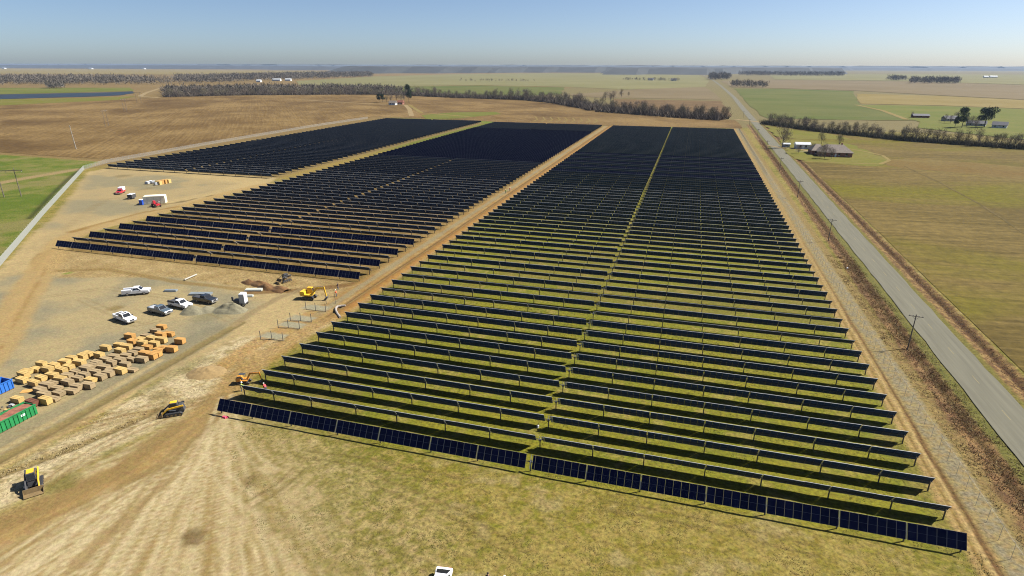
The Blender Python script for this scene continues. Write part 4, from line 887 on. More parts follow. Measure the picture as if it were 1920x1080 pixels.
MB().box(-1.6, 1.6, -.95, .95, .45, 2.0, dark).build('box', t, bevel=.04); MB().box(-1.65, 1.65, -1.0, 1.0, 2.0, 2.1, white).build('top', t, bevel=.02); MB().cyl((1.6, 0, .5), (3.0, 0, .45), .06, dark, 6).build('tow_bar', t); MB().box(-1.62, -1.60, -.85, .85, .5, 1.9, grey).build('rear_door', t)
for sg in (-1.0, 1.0): wheel(t, 0, sg, .38, .22)

# ------------------------------------------------------------------ crates on pallets
def wood_mat(name, ca, cb): return mat(name, S(*ca, .52), 0.8, var=0.0, col2=S(*cb, .52), scale=2.2, stretch=(0.6, 5, 3), objvar=0.13, bump=0.12)
woodO, woodY, woodG, woodR = wood_mat('orange_wood', (208, 150, 70), (234, 184, 108)), wood_mat('yellow_wood', (216, 176, 96), (238, 206, 136)), wood_mat('grey_tan_wood', (168, 144, 104), (196, 172, 130)), wood_mat('red_brown_wood', (120, 70, 52), (146, 92, 66))
pall = wood_mat('pallet_wood', (120, 92, 52), (146, 116, 72))
WM = dict(o=(woodO, 'orange'), y=(woodY, 'yellow'), g=(woodG, 'grey-tan'), r=(woodR, 'red-brown'))
CR = 'o1360,132 g1308,165 o1352,197 o1424,192 o1515,245 g1232,210 y1290,232 y1350,236 o1092,206 o1112,256 y1188,240 y1204,266 y1296,272 o1236,302 o1345,328 o1392,318 o1432,310 o1226,356 o1272,366 o1312,358 g1165,326 g1110,356 y1000,286 y1062,297 y886,305 y1010,332 g1050,380 g962,380 g900,402 g1012,408 g1102,412 g1192,402 g940,432 g1052,447 y835,365 y742,360 y690,378 y600,396 y665,428 y540,426 g806,436 g772,460 g712,484 g640,510 g872,472 y1000,492 g948,502 g1110,500 y345,442 y452,456 y398,484 y575,468 y515,494 y290,498 y240,502 y192,528 y180,578 y282,602 y352,558 y426,542 g382,622 g452,602 y495,578 g562,542 g662,562 g700,540 y762,582 g842,548 g908,522 g800,512 g656,628 g722,628 g592,678 g492,692 g478,652 g332,662 g372,692 g562,595 y368,748 g452,742 r272,762 y140,742'.split()
cr = []
rc = random.Random(21)
for e in CR:
    cx, cy = e[1:].split(','); h = rc.choice((.75, .9, 1.05, 1.15)) if e[0] in 'oy' else rc.choice((.6, .75, .9, 1.0))
    px, py = float(cx)/4.5, 580+float(cy)/4.5; x, y = P(px, py, h); cr.append([x, y, rc.uniform(1.85, 2.2), rc.uniform(.95, 1.15), h, e[0], px])
for _ in range(120):
    for a in range(len(cr)):
        for c in range(a+1, len(cr)):
            A_, B_ = cr[a], cr[c]; dx = B_[0]-A_[0]; dy = B_[1]-A_[1]; ox = (A_[2]+B_[2])/2+.05-abs(dx); oy = (A_[3]+B_[3])/2+.05-abs(dy)
            if ox > 0 and oy > 0:
                if ox < oy: q = ox/2*(1 if dx > 0 else -1); A_[0] -= q; B_[0] += q
                else: q = oy/2*(1 if dy > 0 else -1); A_[1] -= q; B_[1] += q
cr.sort(key=lambda c: -c[6]); cnt_ = {}
for x, y, l, w, h, kd, px in cr:
    mt, nm = WM[kd]; cnt_[kd] = cnt_.get(kd, 0)+1
    lab = ('single orange crate standing apart at the right end of the crate rows' if abs(px-1515/4.5) < 1 else 'lone red-brown crate beside the green dumpster' if kd == 'r' else f'{nm} wooden crate, {nth(cnt_[kd])} {nm} one from the right end of the crate rows')
    t = thing('wooden_crate', lab, 'crate', (x, y, 0), R(rc.uniform(-6, 6)), 'crates stacked on the gravel yard')
    pb = MB()
    for q in (-w/2+.06, 0, w/2-.06): pb.box(-l/2, l/2, q-.05, q+.05, 0, .12, pall)
    pb.build('pallet', t)
    n_ = 3 if kd != 'g' else 2; hb = .13; zz = (h-hb-.05)
    MB().box(-l/2+.02, l/2-.02, -w/2+.02, w/2-.02, hb, hb+zz, mt).build('crate_body', t)
    for q in range(n_):                                   # lid boards
        y0 = -w/2+q*w/n_+.03; y1 = -w/2+(q+1)*w/n_-.03
        MB().box(-l/2, l/2, y0, y1, hb+zz+.002, hb+zz+.05+rc.uniform(0, .03), mt).build('lid_board', t)
    for q in (-.72, .72):
        MB().box(q*l/2-.05, q*l/2+.05, -w/2-.02, w/2+.02, hb+.02, hb+zz-.03, mt).build('batten', t)
x, y = P(240/4.5, 580+690/4.5); b = MB(); b.box(-1.1, 1.1, -.6, .6, .02, .07, woodO); o = b.build('loose_panel', None, loc=(x, y, 0), rot=(0, 0, R(30))); tag(o, 'flat orange wooden panel lying on the gravel near the dumpsters', 'panel')
# far yard crates and bagged goods
for k, (px, py, kd) in enumerate(((303, 345, 'o'), (309, 344, 'o'), (315, 343, 'y'), (298, 346.5, 'y'))):
    x, y = P(px, py); t = thing('wooden_crate', f'{WM[kd][1]} crate in the small stack of the far yard, {nth((3, 2, 1, 4)[k])} from its right end', 'crate', (x, y, 0), R(10), 'far yard crates'); MB().box(-1.2, 1.2, -.9, .9, 0, 1.7, WM[kd][0]).build('crate_body', t, bevel=.03); MB().box(-1.25, 1.25, -.95, .95, 1.7, 1.78, WM[kd][0]).build('lid', t)
for k, (px, py) in enumerate(((277, 345), (283, 343.5), (289, 344), (295, 347))):
    x, y = P(px, py); t = thing('wrapped_pallet', f'grey wrapped pallet left of the far yard crates, {nth(k+1)} from the left', 'pallet', (x, y, 0), R(20*k), 'far yard pallets'); MB().box(-1.0, 1.0, -.8, .8, .15, 1.1, grey, .1, .1, .1).build('bundle', t, bevel=.1); MB().box(-.7, .4, -.5, .5, 1.1, 1.3, white, .1, .1, .1).build('wrap_top', t, bevel=.05); MB().box(-1.05, 1.05, -.85, .85, 0, .15, pall).build('pallet', t)

# ------------------------------------------------------------------ dumpsters
greenp = mat('green_dumpster_paint', (0.012, 0.17, 0.05), 0.5, var=0.25, scale=1.2); bluep = mat('blue_dumpster_paint', (0.02, 0.12, 0.42), 0.5, var=0.2, scale=1.2); rust = mat('rust_brown', (0.20, 0.075, 0.045), 0.9, var=0.4, scale=1.5)
def dumpster(label, x, y0, y1, paint, h=1.75):
    L_ = y1-y0; t = thing('dumpster', label, 'dumpster', (x, (y0+y1)/2, 0), R(90), 'open dumpsters'); w = 1.2
    for sg in (-1, 1):
        wl = MB().box(-L_/2, L_/2, sg*w-.04, sg*w+.04, .12, h, paint).build('side_wall', t)
        for q in np.arange(-L_/2+.3, L_/2, .62): MB().box(q-.05, q+.05, sg*(w+.09)-.05, sg*(w+.09)+.05, .15, h-.08, paint).build('rib', wl)
        MB().box(-L_/2-.05, L_/2+.05, sg*(w+.04)-.09, sg*(w+.04)+.09, h, h+.1, paint).build('top_rim', t)
    for sg in (-1, 1): MB().box(sg*L_/2-.04, sg*L_/2+.04, -w+.045, w-.045, .12, h, paint).build('end_wall', t)
    MB().box(-L_/2, L_/2, -w, w, .05, .12, rust).build('floor', t)
    for q in (-.5, .5): MB().box(-L_/2, L_/2, q-.08, q+.08, -.02, .05, rust).build('skid_rail', t)
    return t
g = dumpster('open green ribbed dumpster filled with brown scrap', -97.9, 49.8, 57.9, greenp)
MB().box(1.6, 2.2, -1.31, -1.295, .95, 1.3, white).build('sticker', g)
bl = dumpster('open blue ribbed dumpster at the left edge of the yard', -110.0, 55.6, 62.9, bluep)
b = MB(); rs = random.Random(5)
gx_, gy_ = np.meshgrid(np.linspace(-1.1, 1.1, 9), np.linspace(-3.8, 3.8, 22)); hz_ = 1.35+.55*fbm(gx_.ravel()+9, gy_.ravel()+3, .9, 3, 3)+.1
b.add([(a_, c_, z_) for a_, c_, z_ in zip(gx_.ravel(), gy_.ravel(), hz_)], [(j*9+i, j*9+i+1, (j+1)*9+i+1, (j+1)*9+i) for j in range(21) for i in range(8)], rust)
tag(b.build('scrap_heap', None, loc=(-97.9, 53.85, 0)), 'heap of brown cardboard scrap filling the green dumpster', 'scrap', None)
b = MB(); pts = [(-.9+1.8*math.sin(u*1.1), -3.4+u*1.05, 2.0+.35*math.sin(u*2)) for u in np.linspace(0, 4.2, 16)]; b.path(pts, .06, rust, 6); tag(b.build('scrap_hose', None, loc=(-97.9, 53.85, 0)), 'brown hose curling over the scrap in the green dumpster', 'hose')
# small rubbish heap by the dumpsters
b = MB()
for _ in range(26):
    q = (rs.gauss(0, .8), rs.gauss(0, .7)); sz = rs.uniform(.15, .4); zz = rs.uniform(0, .35); b.box(q[0]-sz, q[0]+sz, q[1]-sz*.7, q[1]+sz*.7, zz, zz+sz*.6, rs.choice((dark, woodG, grey, woodY)), sz*.2, sz*.1, sz*.1)
tag(b.build('rubbish_heap', None, loc=(*P(14, 770), 0)), 'jumbled rubbish heap left of the yellow crate by the dumpsters', 'rubbish', None, 'stuff')

# ------------------------------------------------------------------ heaps, pipe, plates
def heap(name, xy, rx, ry, h, mt, label, rz=0, seed=1, lobes=1):
    n = 40; uu, vv = np.meshgrid(np.linspace(-1, 1, n), np.linspace(-1, 1, n)); x = uu.ravel(); y = vv.ravel(); z = np.zeros(x.shape)
    rl = random.Random(seed)
    for k in range(lobes):
        cx = rl.uniform(-.1, .1) if lobes == 1 else -0.62+1.24*k/(lobes-1)+rl.uniform(-.12, .12); r_ = rl.uniform(.6, .85) if lobes == 1 else rl.uniform(.32, .58)
        z = np.maximum(z, np.clip(1-np.hypot((x-cx)/r_, (y-rl.uniform(-.3, .3))/rl.uniform(.5, .8)), 0, 1)*rl.uniform(.5, 1.1))
    z = h*(z**.8)*(0.45+1.1*fbm(x*3+seed, y*3, 1.0, 5, seed, .7))-.08
    b = MB(); b.add(list(zip(x*rx, y*ry, z)), [(j*n+i, j*n+i+1, (j+1)*n+i+1, (j+1)*n+i) for j in range(n-1) for i in range(n-1)], mt)
    return tag(b.build(name, None, True, loc=(xy[0], xy[1], 0), rot=(0, 0, rz)), label, 'heap')
gravm = mat('grey_gravel', S(172, 164, 132), 0.95, var=0.2, scale=3, bump=0.4); brownm = mat('brown_spoil', S(150, 108, 60), 0.95, var=0.25, scale=2, bump=0.4); tanm = mat('tan_spoil', S(196, 164, 108), 0.95, var=0.2, scale=2, bump=0.4)
heap('gravel_heap', (-100.4, 101.2), 7.2, 3.4, 1.9, gravm, 'pale grey-green gravel heap in front of the black pickup', R(14), 3, 4)
heap('spoil_heap', (-100.6, 118.4), 8.0, 2.6, 1.7, brownm, 'long dark brown spoil heap before the middle array block', R(-14), 4, 4)
heap('spoil_heap', (-80.8, 76.4), 4.6, 3.6, 1.1, tanm, 'low tan spoil mound between the haul road and the trench', R(20), 5, 1)
for k, (px, py) in enumerate(((200, 660), (452, 604), (330, 620))): pass
b = MB(); a, c = P(346, 526.5), P(369, 516.5); b.cyl((a[0], a[1], .3), (c[0], c[1], .3), .2, mat('pale_pipe', (0.30, 0.28, 0.24), 0.6), 12); tag(b.build('conduit_bundle'), 'pale long conduit pipe lying on the raked earth', 'pipe')
plate = mat('bluish_plate', (0.16, 0.18, 0.19), 0.5, var=0.2, scale=1); palep = mat('pale_plate', (0.36, 0.37, 0.33), 0.6)
for px, py, l, w, mt, lab in ((376, 552, 5.5, 1.6, plate, 'dark bluish steel plates stacked behind the black pickup'), (320, 546, 3.2, 1.2, plate, 'small grey plate stack beside the white work truck'), (476, 544.5, 4.4, 1.5, palep, 'pale grey plank stack beside the brown spoil heap'), (462, 556, 3.4, .9, palep, 'pale narrow plank stack behind the white cabinet')):
    x, y = P(px, py); t = thing('plate_stack', lab, 'plates', (x, y, 0), R(18), 'stacked plates')
    for q in range(3): MB().box(-l/2+.1*q, l/2-.05*q, -w/2+q*.08, w/2-.03*q, .03+q*.13, .14+q*.13, mt).build('plate', t)
x, y = P(128, 512); 
# steel frames on gravel pads
for k, pts in enumerate((((489, 637), (510, 637), (531, 640)), ((522, 615), (541, 615.5), (562, 617.5)), ((545, 602), (564, 602), (584, 604)), ((574, 580.5), (592, 583), (611, 584.5)))):
    g_ = [P(*p) for p in pts]; t = thing('steel_post_frame', f'three thin steel posts on a gravel pad, {nth(k+1)} set from the viewer', 'steel frame', (g_[0][0], g_[0][1], 0), 0, 'steel post frames')
    for (x, y) in g_: MB().cyl((x-g_[0][0], y-g_[0][1], -.3), (x-g_[0][0], y-g_[0][1], 2.0), .07, dsteel, 7).build('post', t)
    for (a, c) in zip(g_[:-1], g_[1:]): MB().cyl((a[0]-g_[0][0], a[1]-g_[0][1], .12), (c[0]-g_[0][0], c[1]-g_[0][1], .12), .05, dsteel, 6).build('base_rail', t)
x, y = P(629, 569); o = MB().cyl((0, 0, -.2), (0, 0, 2.4), .05, dsteel, 6).build('survey_post', None, loc=(x, y, 0)); tag(o, 'single thin dark post beside the orange-vested worker', 'post')
x, y = P(612, 570); o = MB().cyl((0, 0, -.2), (0, 0, 2.2), .05, dsteel, 6).build('survey_post', None, loc=(x, y, 0)); tag(o, 'single thin dark post between the excavator and the orange-vested worker', 'post')
pts = [(*P(q, r_), .2) for q, r_ in ((648, 574.5), (640, 574.8), (633, 576), (629.5, 579), (630, 584), (633, 590), (638, 596.5))]
tag(MB().path(pts, .26, mat('grey_sock', (0.25, 0.22, 0.19), 0.9), 10).build('sediment_roll'), 'curved grey sediment roll at the mouth of the dirt road', 'roll')
pinkm = mat('pink_cloth', (0.55, 0.05, 0.10), 0.8)
b = MB(); b.box(-.45, .45, -.3, .3, 0, .28, pinkm, .2, .15, .12); b.box(.1, .6, -.1, .4, 0, .2, pinkm, .1, .1, .1); x, y = P(421, 783); tag(b.build('pink_bag', None, bevel=.05, loc=(x, y, 0)), 'crumpled pink bag on the ground before the nearest tracker row', 'bag')
for k, (px, py) in enumerate(((1008.5, 801.5), (1588.5, 504))):
    x, y = P(px, py); o = MB().cyl((0, 0, 0), (0, 0, .42), .17, white, 10, .19).build('white_bucket', None, loc=(x, y, 0)); tag(o, ('small white bucket in the gap between the nearest rows', 'small white bucket in the brown verge by the road')[k], 'bucket')

# ------------------------------------------------------------------ people
skin = mat('skin', (0.40, 0.24, 0.17), 0.6); jeans = mat('denim', (0.05, 0.07, 0.12), 0.9); vestO = mat('orange_vest', (0.80, 0.13, 0.05), 0.7); vestG = mat('lime_vest', (0.45, 0.65, 0.08), 0.7); vestR = mat('red_shirt', (0.55, 0.06, 0.07), 0.8); hatW = mat('white_helmet', (0.8, 0.8, 0.78), 0.35); hair = mat('dark_hair', (0.02, 0.014, 0.01), 0.8); dkshirt = mat('dark_shirt', (0.05, 0.03, 0.03), 0.85)
def person(label, xy, rz, shirt, lean=0.0, arms=0.5, helmet=None, pants=jeans):
    t = thing('person', label, 'person', (xy[0], xy[1], 0), rz, 'site workers')
    c_, s_ = math.cos(lean), math.sin(lean); hp = Vector((0, 0, .92))
    def U(x, y, z): d = Vector((x, y, z))-hp; return hp+Vector((d.x*c_+d.z*s_, d.y, -d.x*s_+d.z*c_))
    V_ = [hp, U(0, 0, 1.18), U(0, 0, 1.42), U(0, 0, 1.54), U(.01, 0, 1.66), U(.0, 0, 1.76)]; rad = [.15, .14, .15, .06, .10, .085]; E_ = [(0, 1), (1, 2), (2, 3), (3, 4), (4, 5)]
    for sg in (-1, 1):
        k = len(V_); V_ += [U(0, sg*.19, 1.40), U(.06+arms*.12, sg*.25, 1.13), U(.14+arms*.38, sg*.22, .98+arms*.12), U(.20+arms*.46, sg*.20, .93+arms*.12)]; rad += [.075, .055, .042, .045]; E_ += [(2, k), (k, k+1), (k+1, k+2), (k+2, k+3)]
        k = len(V_); V_ += [Vector((0, sg*.10, .86)), Vector((.03, sg*.12, .48)), Vector((-.03, sg*.13, .09)), Vector((.12, sg*.14, .05))]; rad += [.10, .075, .05, .05]; E_ += [(0, k), (k, k+1), (k+1, k+2), (k+2, k+3)]
    me = bpy.data.meshes.new('body'); me.from_pydata([tuple(v) for v in V_], E_, []); o = bpy.data.objects.new('body', me); COL.objects.link(o)
    md = o.modifiers.new('skin', 'SKIN'); 
    for i_, r_ in enumerate(rad): me.skin_vertices[0].data[i_].radius = (r_, r_)
    me.skin_vertices[0].data[0].use_root = True; o.modifiers.new('sub', 'SUBSURF').levels = 1
    dg = bpy.context.evaluated_depsgraph_get(); nm_ = bpy.data.meshes.new_from_object(o.evaluated_get(dg)); bpy.data.objects.remove(o); nm_.name = 'body'; nm_.materials.clear()
    for mt in (pants, shirt, skin, dark): nm_.materials.append(mt)
    inv = lambda q: hp+Vector(((q-hp).x*c_-(q-hp).z*s_, (q-hp).y, (q-hp).x*s_+(q-hp).z*c_))
    for p in nm_.polygons:
        z = inv(p.center).z; q = p.center
        p.material_index = 3 if q.z < .1 else (0 if z < .94 and abs(inv(q).y) < .2 else (2 if z > 1.5 or (abs(inv(q).y) > .15 and z < 1.06) else 1)); p.use_smooth = True
    obj('body', nm_, t); top = U(-.01, 0, 1.74)
    b = MB(); n = 10; v = []; f = []
    for j in range(4):
        a = j/3*1.4; v += [(math.cos(q*6.283/n)*.125*math.cos(a), math.sin(q*6.283/n)*.115*math.cos(a), math.sin(a)*.13) for q in range(n)]
    for j in range(3): f += [(j*n+i, j*n+(i+1) % n, (j+1)*n+(i+1) % n, (j+1)*n+i) for i in range(n)]
    f.append(tuple(3*n+i for i in range(n))); b.add(v, f, helmet or hair)
    if helmet: b.cyl((0.02, 0, -.012), (.02, 0, .008), .16, helmet, 12)
    b.build('helmet' if helmet else 'hair', t, True, loc=top, rot=(0, lean, 0))
person('worker in a lime vest at the left end of the second tracker row', P(453, 733.5), R(40), vestG, .25, .8, hatW)
person('worker in a red shirt bending between the nearest tracker rows', P(499, 735), R(150), vestR, .9, .9, hatW)
person('worker in an orange vest by the yellow excavator', P(631, 556), R(200), vestO, .1, .5, hatW)
person('worker in dark clothes near the middle block, behind the orange vest', P(634, 543), R(250), dkshirt, .0, .4, None)
person('worker in a lime vest walking up the dirt road', P(948, 363), R(90), vestG, .05, .4, hatW)
person('worker in an orange vest on the dirt road between the blocks', P(956, 359), R(270), vestO, .05, .4, hatW)
person('dark-haired person in dark clothes at the bottom edge', P(914.5, 1076, 1.7), R(90), dkshirt, .05, .5, None)
person('person with a white helmet at the bottom edge', P(945, 1080.5, 1.78), R(80), vestO, .05, .5, hatW)

# ------------------------------------------------------------------ houses
brick = mat('red_brick', (0.24, 0.105, 0.07), 0.9, var=0.2, scale=1.5); shing = mat('brown_shingles', (0.15, 0.122, 0.102), 0.9, var=0.25, scale=1.2); sid = mat('white_siding', (0.46, 0.47, 0.48), 0.6, var=0.06, scale=1); tin = mat('tin_roof', (0.52, 0.54, 0.56), 0.4, 0.3, var=0.1, scale=1); darkroof = mat('dark_roof', (0.07, 0.07, 0.085), 0.8, var=0.2, scale=1); winm = mat('window_glass', (0.02, 0.022, 0.026), 0.15); trim = mat('white_trim', (0.7, 0.7, 0.68), 0.6)
def house(name, label, xy, rz, L_, W, hw, hr, wall, roof, hip=0.0, nwin=3, cat='house', door=True, chim=False, over=.5):
    t = thing(name, label, cat, (xy[0], xy[1], 0), rz)
    MB().box(-L_/2, L_/2, -W/2, W/2, -.3, hw, wall).build('wall', t)
    if hip == 0: MB().add([(-L_/2, -W/2, hw), (-L_/2, W/2, hw), (-L_/2, 0, hr-.1), (L_/2, -W/2, hw), (L_/2, W/2, hw), (L_/2, 0, hr-.1)], [(0, 2, 1), (3, 4, 5)], wall).build('gable', t)
    a, b_ = L_/2+over, W/2+over; rg = L_/2+over-hip; r = MB(); z0 = hw-.12
    v = [(-a, -b_, z0), (a, -b_, z0), (a, b_, z0), (-a, b_, z0), (-rg, 0, hr), (rg, 0, hr), (-a, -b_, z0-.15), (a, -b_, z0-.15), (a, b_, z0-.15), (-a, b_, z0-.15)]
    r.add(v, [(0, 1, 5, 4), (2, 3, 4, 5), (1, 2, 5), (3, 0, 4), (6, 7, 1, 0), (7, 8, 2, 1), (8, 9, 3, 2), (9, 6, 0, 3)], roof); ro = r.build('roof', t)
    if chim: MB().box(L_*.2, L_*.2+.9, .6, 1.5, hw, hr+.8, brick).build('chimney', ro)
    for sg in (-1, 1):
        for i_ in range(nwin):
            x = -L_/2+(i_+.8)*L_/(nwin+.6); w = MB().box(x-.55, x+.55, sg*(W/2+.03)-.03, sg*(W/2+.03)+.03, hw*.36, hw*.80, winm).build('window', t); MB().box(x-.65, x+.65, sg*(W/2+.07)-.05, sg*(W/2+.07)+.05, hw*.31, hw*.36, trim).build('sill', w)
    if door: MB().box(-.5, .5, -W/2-.06, -W/2-.0, 0, 2.1, trim).build('door', t)
    return t
house('brick_house', 'brown-roofed brick house beside the road', (88, 424), R(2), 19, 12, 2.9, 7.0, brick, shing, 5.2, 4, chim=True, over=.7)
house('brick_house_wing', 'brown-roofed wing at the left end of the brick house', (79.5, 431), R(2), 8, 12, 2.8, 6.3, brick, shing, 3.5, 2, 'house', False, over=.6)
house('white_shed', 'white metal shed behind the brick house driveway', (74.5, 456), R(5), 9, 6, 3.2, 4.4, sid, tin, 0, 2, 'shed', True)
house('small_shed', 'small grey outbuilding left of the white metal shed', (64.8, 461), R(5), 4.5, 3.5, 2.4, 3.0, grey, tin, 0, 1, 'shed', True)
house('farmhouse', 'white farmhouse with a blue-grey roof right of the two pines', (274, 672), R(-25), 11, 8, 3.0, 5.8, sid, darkroof, 0, 3)
house('farm_barn', 'long grey-roofed barn left of the white farmhouse', (262, 690), R(-25), 15, 8, 2.6, 5.0, grey, darkroof, 0, 3, 'barn', False)
house('farmhouse', 'blue-roofed house behind the left pine of the farmstead', (257, 742), R(10), 12, 8, 2.8, 5.6, grey, darkroof, 0, 3)
house('farm_shed', 'dark long shed at the left side of the farmstead', (242, 782), R(5), 16, 7, 2.6, 4.4, rust, darkroof, 0, 3, 'shed', False)
house('field_house', 'small dark-roofed white house among trees beyond the arrays', (-411, 800), R(0), 10, 7, 3.2, 6.0, sid, shing, 0, 2)
house('field_house', 'small reddish outbuilding behind the dark-roofed field house', (-406, 815), R(0), 8, 6, 3.2, 6.0, brick, rust, 0, 2)
for k, (px, py, L_) in enumerate(((519, 151.8, 30), (541, 151.6, 20), (486, 154, 14))): house('white_barn', ('long white barn by the winter wood', 'short white barn right of the long one', 'small white barn left of the long one')[k], P(px, py), R(10), L_, 12, 5, 8.5, sid, tin, 0, 3, 'barn', False)
for k, (px, py, L_) in enumerate(((170, 129.6, 60), (271, 129.8, 24), (8, 129.3, 40))): house('far_barn', ('pair-wide pale barn far off on the left plain', 'small pale barn far off left of the mast', 'pale barn far off at the left edge')[k], P(px, py), 0, L_, 26, 9, 14, sid, tin, 0, 3, 'barn', False)
for k, (px, py) in enumerate(((1862, 145.6), (1848, 145.8))): house('far_barn', ('pale barn far off in the right plain', 'smaller pale barn beside the one in the right plain')[k], P(px, py), 0, 34-14*k, 16, 6, 10, sid, tin, 0, 3, 'barn', False)
for k, (px, py) in enumerate(((1220, 150.8), (1263, 151.5))): house('far_house', ('dark-roofed house among farm trees in the pale fields', 'blue-roofed house right of the one among farm trees')[k], P(px, py), 0, 22, 14, 4, 9, sid, darkroof, 0, 3)
tree(P(1845, 239), PINE[0], 1.75, 'taller dense pine standing behind the white farmhouse', 'farmstead pines', 'pine_tree', 0.3, 1.5)
tree(P(1803, 240), PINE[1], 1.25, 'shorter pine with bare lower trunk in the farmstead', 'farmstead pines', 'pine_tree', 1.0, 1.3)
tree(P(711, 192.5), PINE[2], .95, 'dark pine at the left of the small field house', 'field house trees', 'pine_tree'); tree(P(717, 192), PINE[0], 1.0, 'dark pine just right of the leftmost pine by the field house', 'field house trees', 'pine_tree'); tree(P(767, 194), PINE[1], 1.2, 'tall narrow dark evergreen right of the small field house', 'field house trees', 'cedar_tree', 0.2, 1.9)
for k, (px, py, sc) in enumerate(((725, 191, 1.1), (733, 191, 1.0), (744, 190, 1.2), (752, 191, 1.1), (758, 190, .9))): tree(P(px, py), BARE[k], sc, f'bare tree behind the small field house, {nth(k+1)} from the left', 'field house trees')
tree(P(1466, 278), BARE[2], 1.15, 'tall thin bare tree at the driveway of the brick house', 'brick house trees', sz=1.35)
for k, (px, py, sc, l) in enumerate(((1497, 288, .45, 'low bare tree before the white metal shed'), (1546, 297, .80, 'dark bare tree against the brick house wall'), (1537, 298, .62, 'bare bush before the left half of the brick house'), (1558, 299, .6, 'bare bush before the middle of the brick house'), (1520, 284, .40, 'small bare shrub at the garage end of the brick house'), (1572, 276, .85, 'bare tree behind the ridge of the brick house'), (1540, 270, .85, 'bare tree behind the left half of the brick house'))): tree(P(px, py), BARE[(k+1) % 7], sc, l, 'brick house trees')
tree(P(1790, 239), PINE[2], .8, 'small round evergreen left of the shorter farmstead pine', 'farmstead pines', 'pine_tree', .4, .75)
for k, (px, py, sc, l) in enumerate(((1770, 231, .8, 'wide bare tree at the left of the farmstead'), (1782, 232, .7, 'bare tree between the farm shed and the left pine'), (1792, 224, .75, 'bare tree behind the blue-roofed house'), (1822, 236, .9, 'bare tree between the two farmstead pines'), (1828, 242, .8, 'low bare tree before the grey-roofed barn'), (1710, 219, .45, 'bare bush far left of the farm shed'), (1812, 238, .95, 'bare tree right beside the left farmstead pine'), (1838, 234, .9, 'bare tree left beside the tall farmstead pine'))): tree(P(px, py), BARE[k % 7], sc, l, 'farmstead trees')
# dry brush along the ditches, one mass each
brush('ditch_brush', [(48.0, 60), (48.2, 100), (49.6, 200), (51, 300), (53.5, 500)], 5000, 4.4, .26, 'dry reddish brown brush in the ditch between fence and road', mat('ditch_brush', S(182, 138, 98), .95, var=.4, scale=.4), .06)
brush('verge_brush', [(62.6, 90), (64, 200), (65.2, 300), (67.8, 500)], 2600, 3.2, .26, 'dry brown brush along the far verge of the road', mat('ditch_brush', S(140, 98, 66)), .05)

# ------------------------------------------------------------------ grass tufts and clods, each one mass
def scatter(name, n, x0, x1, y0, y1, keep, h, wd, mts, label, cat, k=4, seed=1):
    rs_ = np.random.RandomState(seed); x = rs_.uniform(x0, x1, n); y = rs_.uniform(y0, y1, n); ok = keep(x, y) > rs_.uniform(0, 1, n); x, y = x[ok], y[ok]; N_ = len(x)
    x = np.repeat(x, k)+rs_.normal(0, .12, N_*k); y = np.repeat(y, k)+rs_.normal(0, .12, N_*k); M_ = N_*k; a = rs_.uniform(0, 6.28, M_); hh = h*rs_.uniform(.5, 1.5, M_)
    dx, dy = np.cos(a)*wd, np.sin(a)*wd; lx, ly = rs_.normal(0, 1.0, M_)*hh, rs_.normal(0, 1.0, M_)*hh
    v = np.stack([np.stack([x-dx, y-dy, np.full(M_, -.06)], 1), np.stack([x+dx, y+dy, np.full(M_, -.06)], 1), np.stack([x+lx, y+ly, hh], 1)], 1).reshape(-1, 3)
    me = bpy.data.meshes.new(name); me.vertices.add(M_*3); me.vertices.foreach_set('co', v.ravel()); me.loops.add(M_*3); me.loops.foreach_set('vertex_index', np.arange(M_*3)); me.polygons.add(M_); me.polygons.foreach_set('loop_start', np.arange(0, M_*3, 3)); me.polygons.foreach_set('loop_total', np.full(M_, 3))
    for mt in mts: me.materials.append(mt)
    me.polygons.foreach_set('material_index', np.repeat(rs_.randint(0, len(mts), N_), k).astype(np.int32)); me.update(); me.validate()
    return tag(obj(name, me), label, cat, None, 'stuff')
gm = [mat('green_blades', S(122, 134, 36), .9), mat('olive_blades', S(140, 130, 52), .9), mat('straw_blades', S(196, 174, 112), .9)]
pp_ = PL([(440, 800), (560, 820), (1820, 1045), (1900, 1100), (560, 1100)])
scatter('grass_tufts', 26000, -62, 42, 38, 67, lambda x, y: (sdpoly(x, y, pp_) > -2)*sstep(.38, .62, fbm(x, y, .35, 3, 5)), .07, .05, gm, 'short grass and straw in the foreground meadow', 'grass')
scatter('grass_tufts', 30000, PX0, PX1, 68, 125, lambda x, y: sstep(.40, .65, fbm(x, y, .35, 3, 6)), .08, .06, gm[:2], 'short grass between the nearest tracker rows', 'grass', 3, 2)
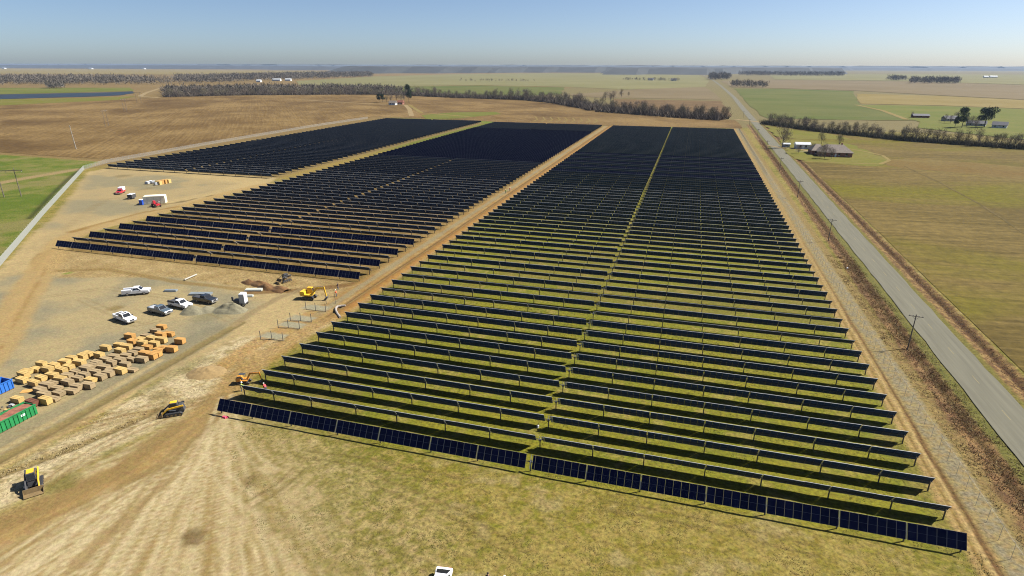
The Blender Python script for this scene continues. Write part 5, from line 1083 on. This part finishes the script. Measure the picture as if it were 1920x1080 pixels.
scatter('dry_tufts', 14000, 42.4, 50, 60, 190, lambda x, y: sstep(.3, .6, fbm(x, y, .5, 3, 7)), .12, .05, [gm[2], mat('brown_blades', S(150, 112, 70), .9)], 'dry straw on the verge between fence and road', 'grass', 3, 3)
def clods(name, n, ring, sz, mt, label, seed):
    rs_ = random.Random(seed); V_ = np.array(ring); lo, hi = V_.min(0), V_.max(0); x = np.array([rs_.uniform(lo[0], hi[0]) for _ in range(n)]); y = np.array([rs_.uniform(lo[1], hi[1]) for _ in range(n)])
    ok = (sdpoly(x, y, ring) > 0) & (fbm(x, y, .25, 3, seed) > .48); b = MB()
    for cx, cy in zip(x[ok], y[ok]):
        s_ = sz*rs_.uniform(.4, 1.5); a = rs_.uniform(0, 3); v = [(cx+math.cos(a+q*1.57)*s_*rs_.uniform(.7, 1.2), cy+math.sin(a+q*1.57)*s_*rs_.uniform(.7, 1.2), -.05) for q in range(4)]+[(cx, cy, s_*rs_.uniform(.5, .9))]
        b.add(v, [(0, 1, 4), (1, 2, 4), (2, 3, 4), (3, 0, 4)], mt)
    return tag(b.build(name), label, 'clods', None, 'stuff')
clods('soil_clods', 9000, PL([(-40, 900), (0, 872), (140, 805), (330, 690), (450, 632), (520, 632), (500, 660), (400, 740), (300, 790), (160, 860), (0, 940)]), .075, mat('pale_clod', S(206, 184, 134), .95, var=.2, scale=1), 'pale soil clods along the trench', 31)
clods('soil_clods', 2600, PL([(80, 500), (110, 470), (400, 502), (690, 534), (640, 560), (330, 520)]), .10, mat('tan_clod', S(190, 160, 106), .95, var=.2, scale=1), 'tan soil clods on the raked earth', 32)

# ------------------------------------------------------------------ haze
def haze_box():
    b = MB(); hm = bpy.data.materials.new('haze_air'); hm.use_nodes = True; nt = hm.node_tree
    nt.nodes.remove(nt.nodes['Principled BSDF']); v = nt.nodes.new('ShaderNodeVolumePrincipled')
    v.inputs['Color'].default_value = (0.50, 0.66, 0.92, 1); v.inputs['Density'].default_value = 0.000032; v.inputs['Anisotropy'].default_value = 0.1
    nt.links.new(v.outputs[0], nt.nodes['Material Output'].inputs['Volume'])
    b.box(-31000, 31000, -4300, 31000, -2.0, 58.0, hm); o = b.build('haze'); struct(o, 'stuff'); return o
haze_box()
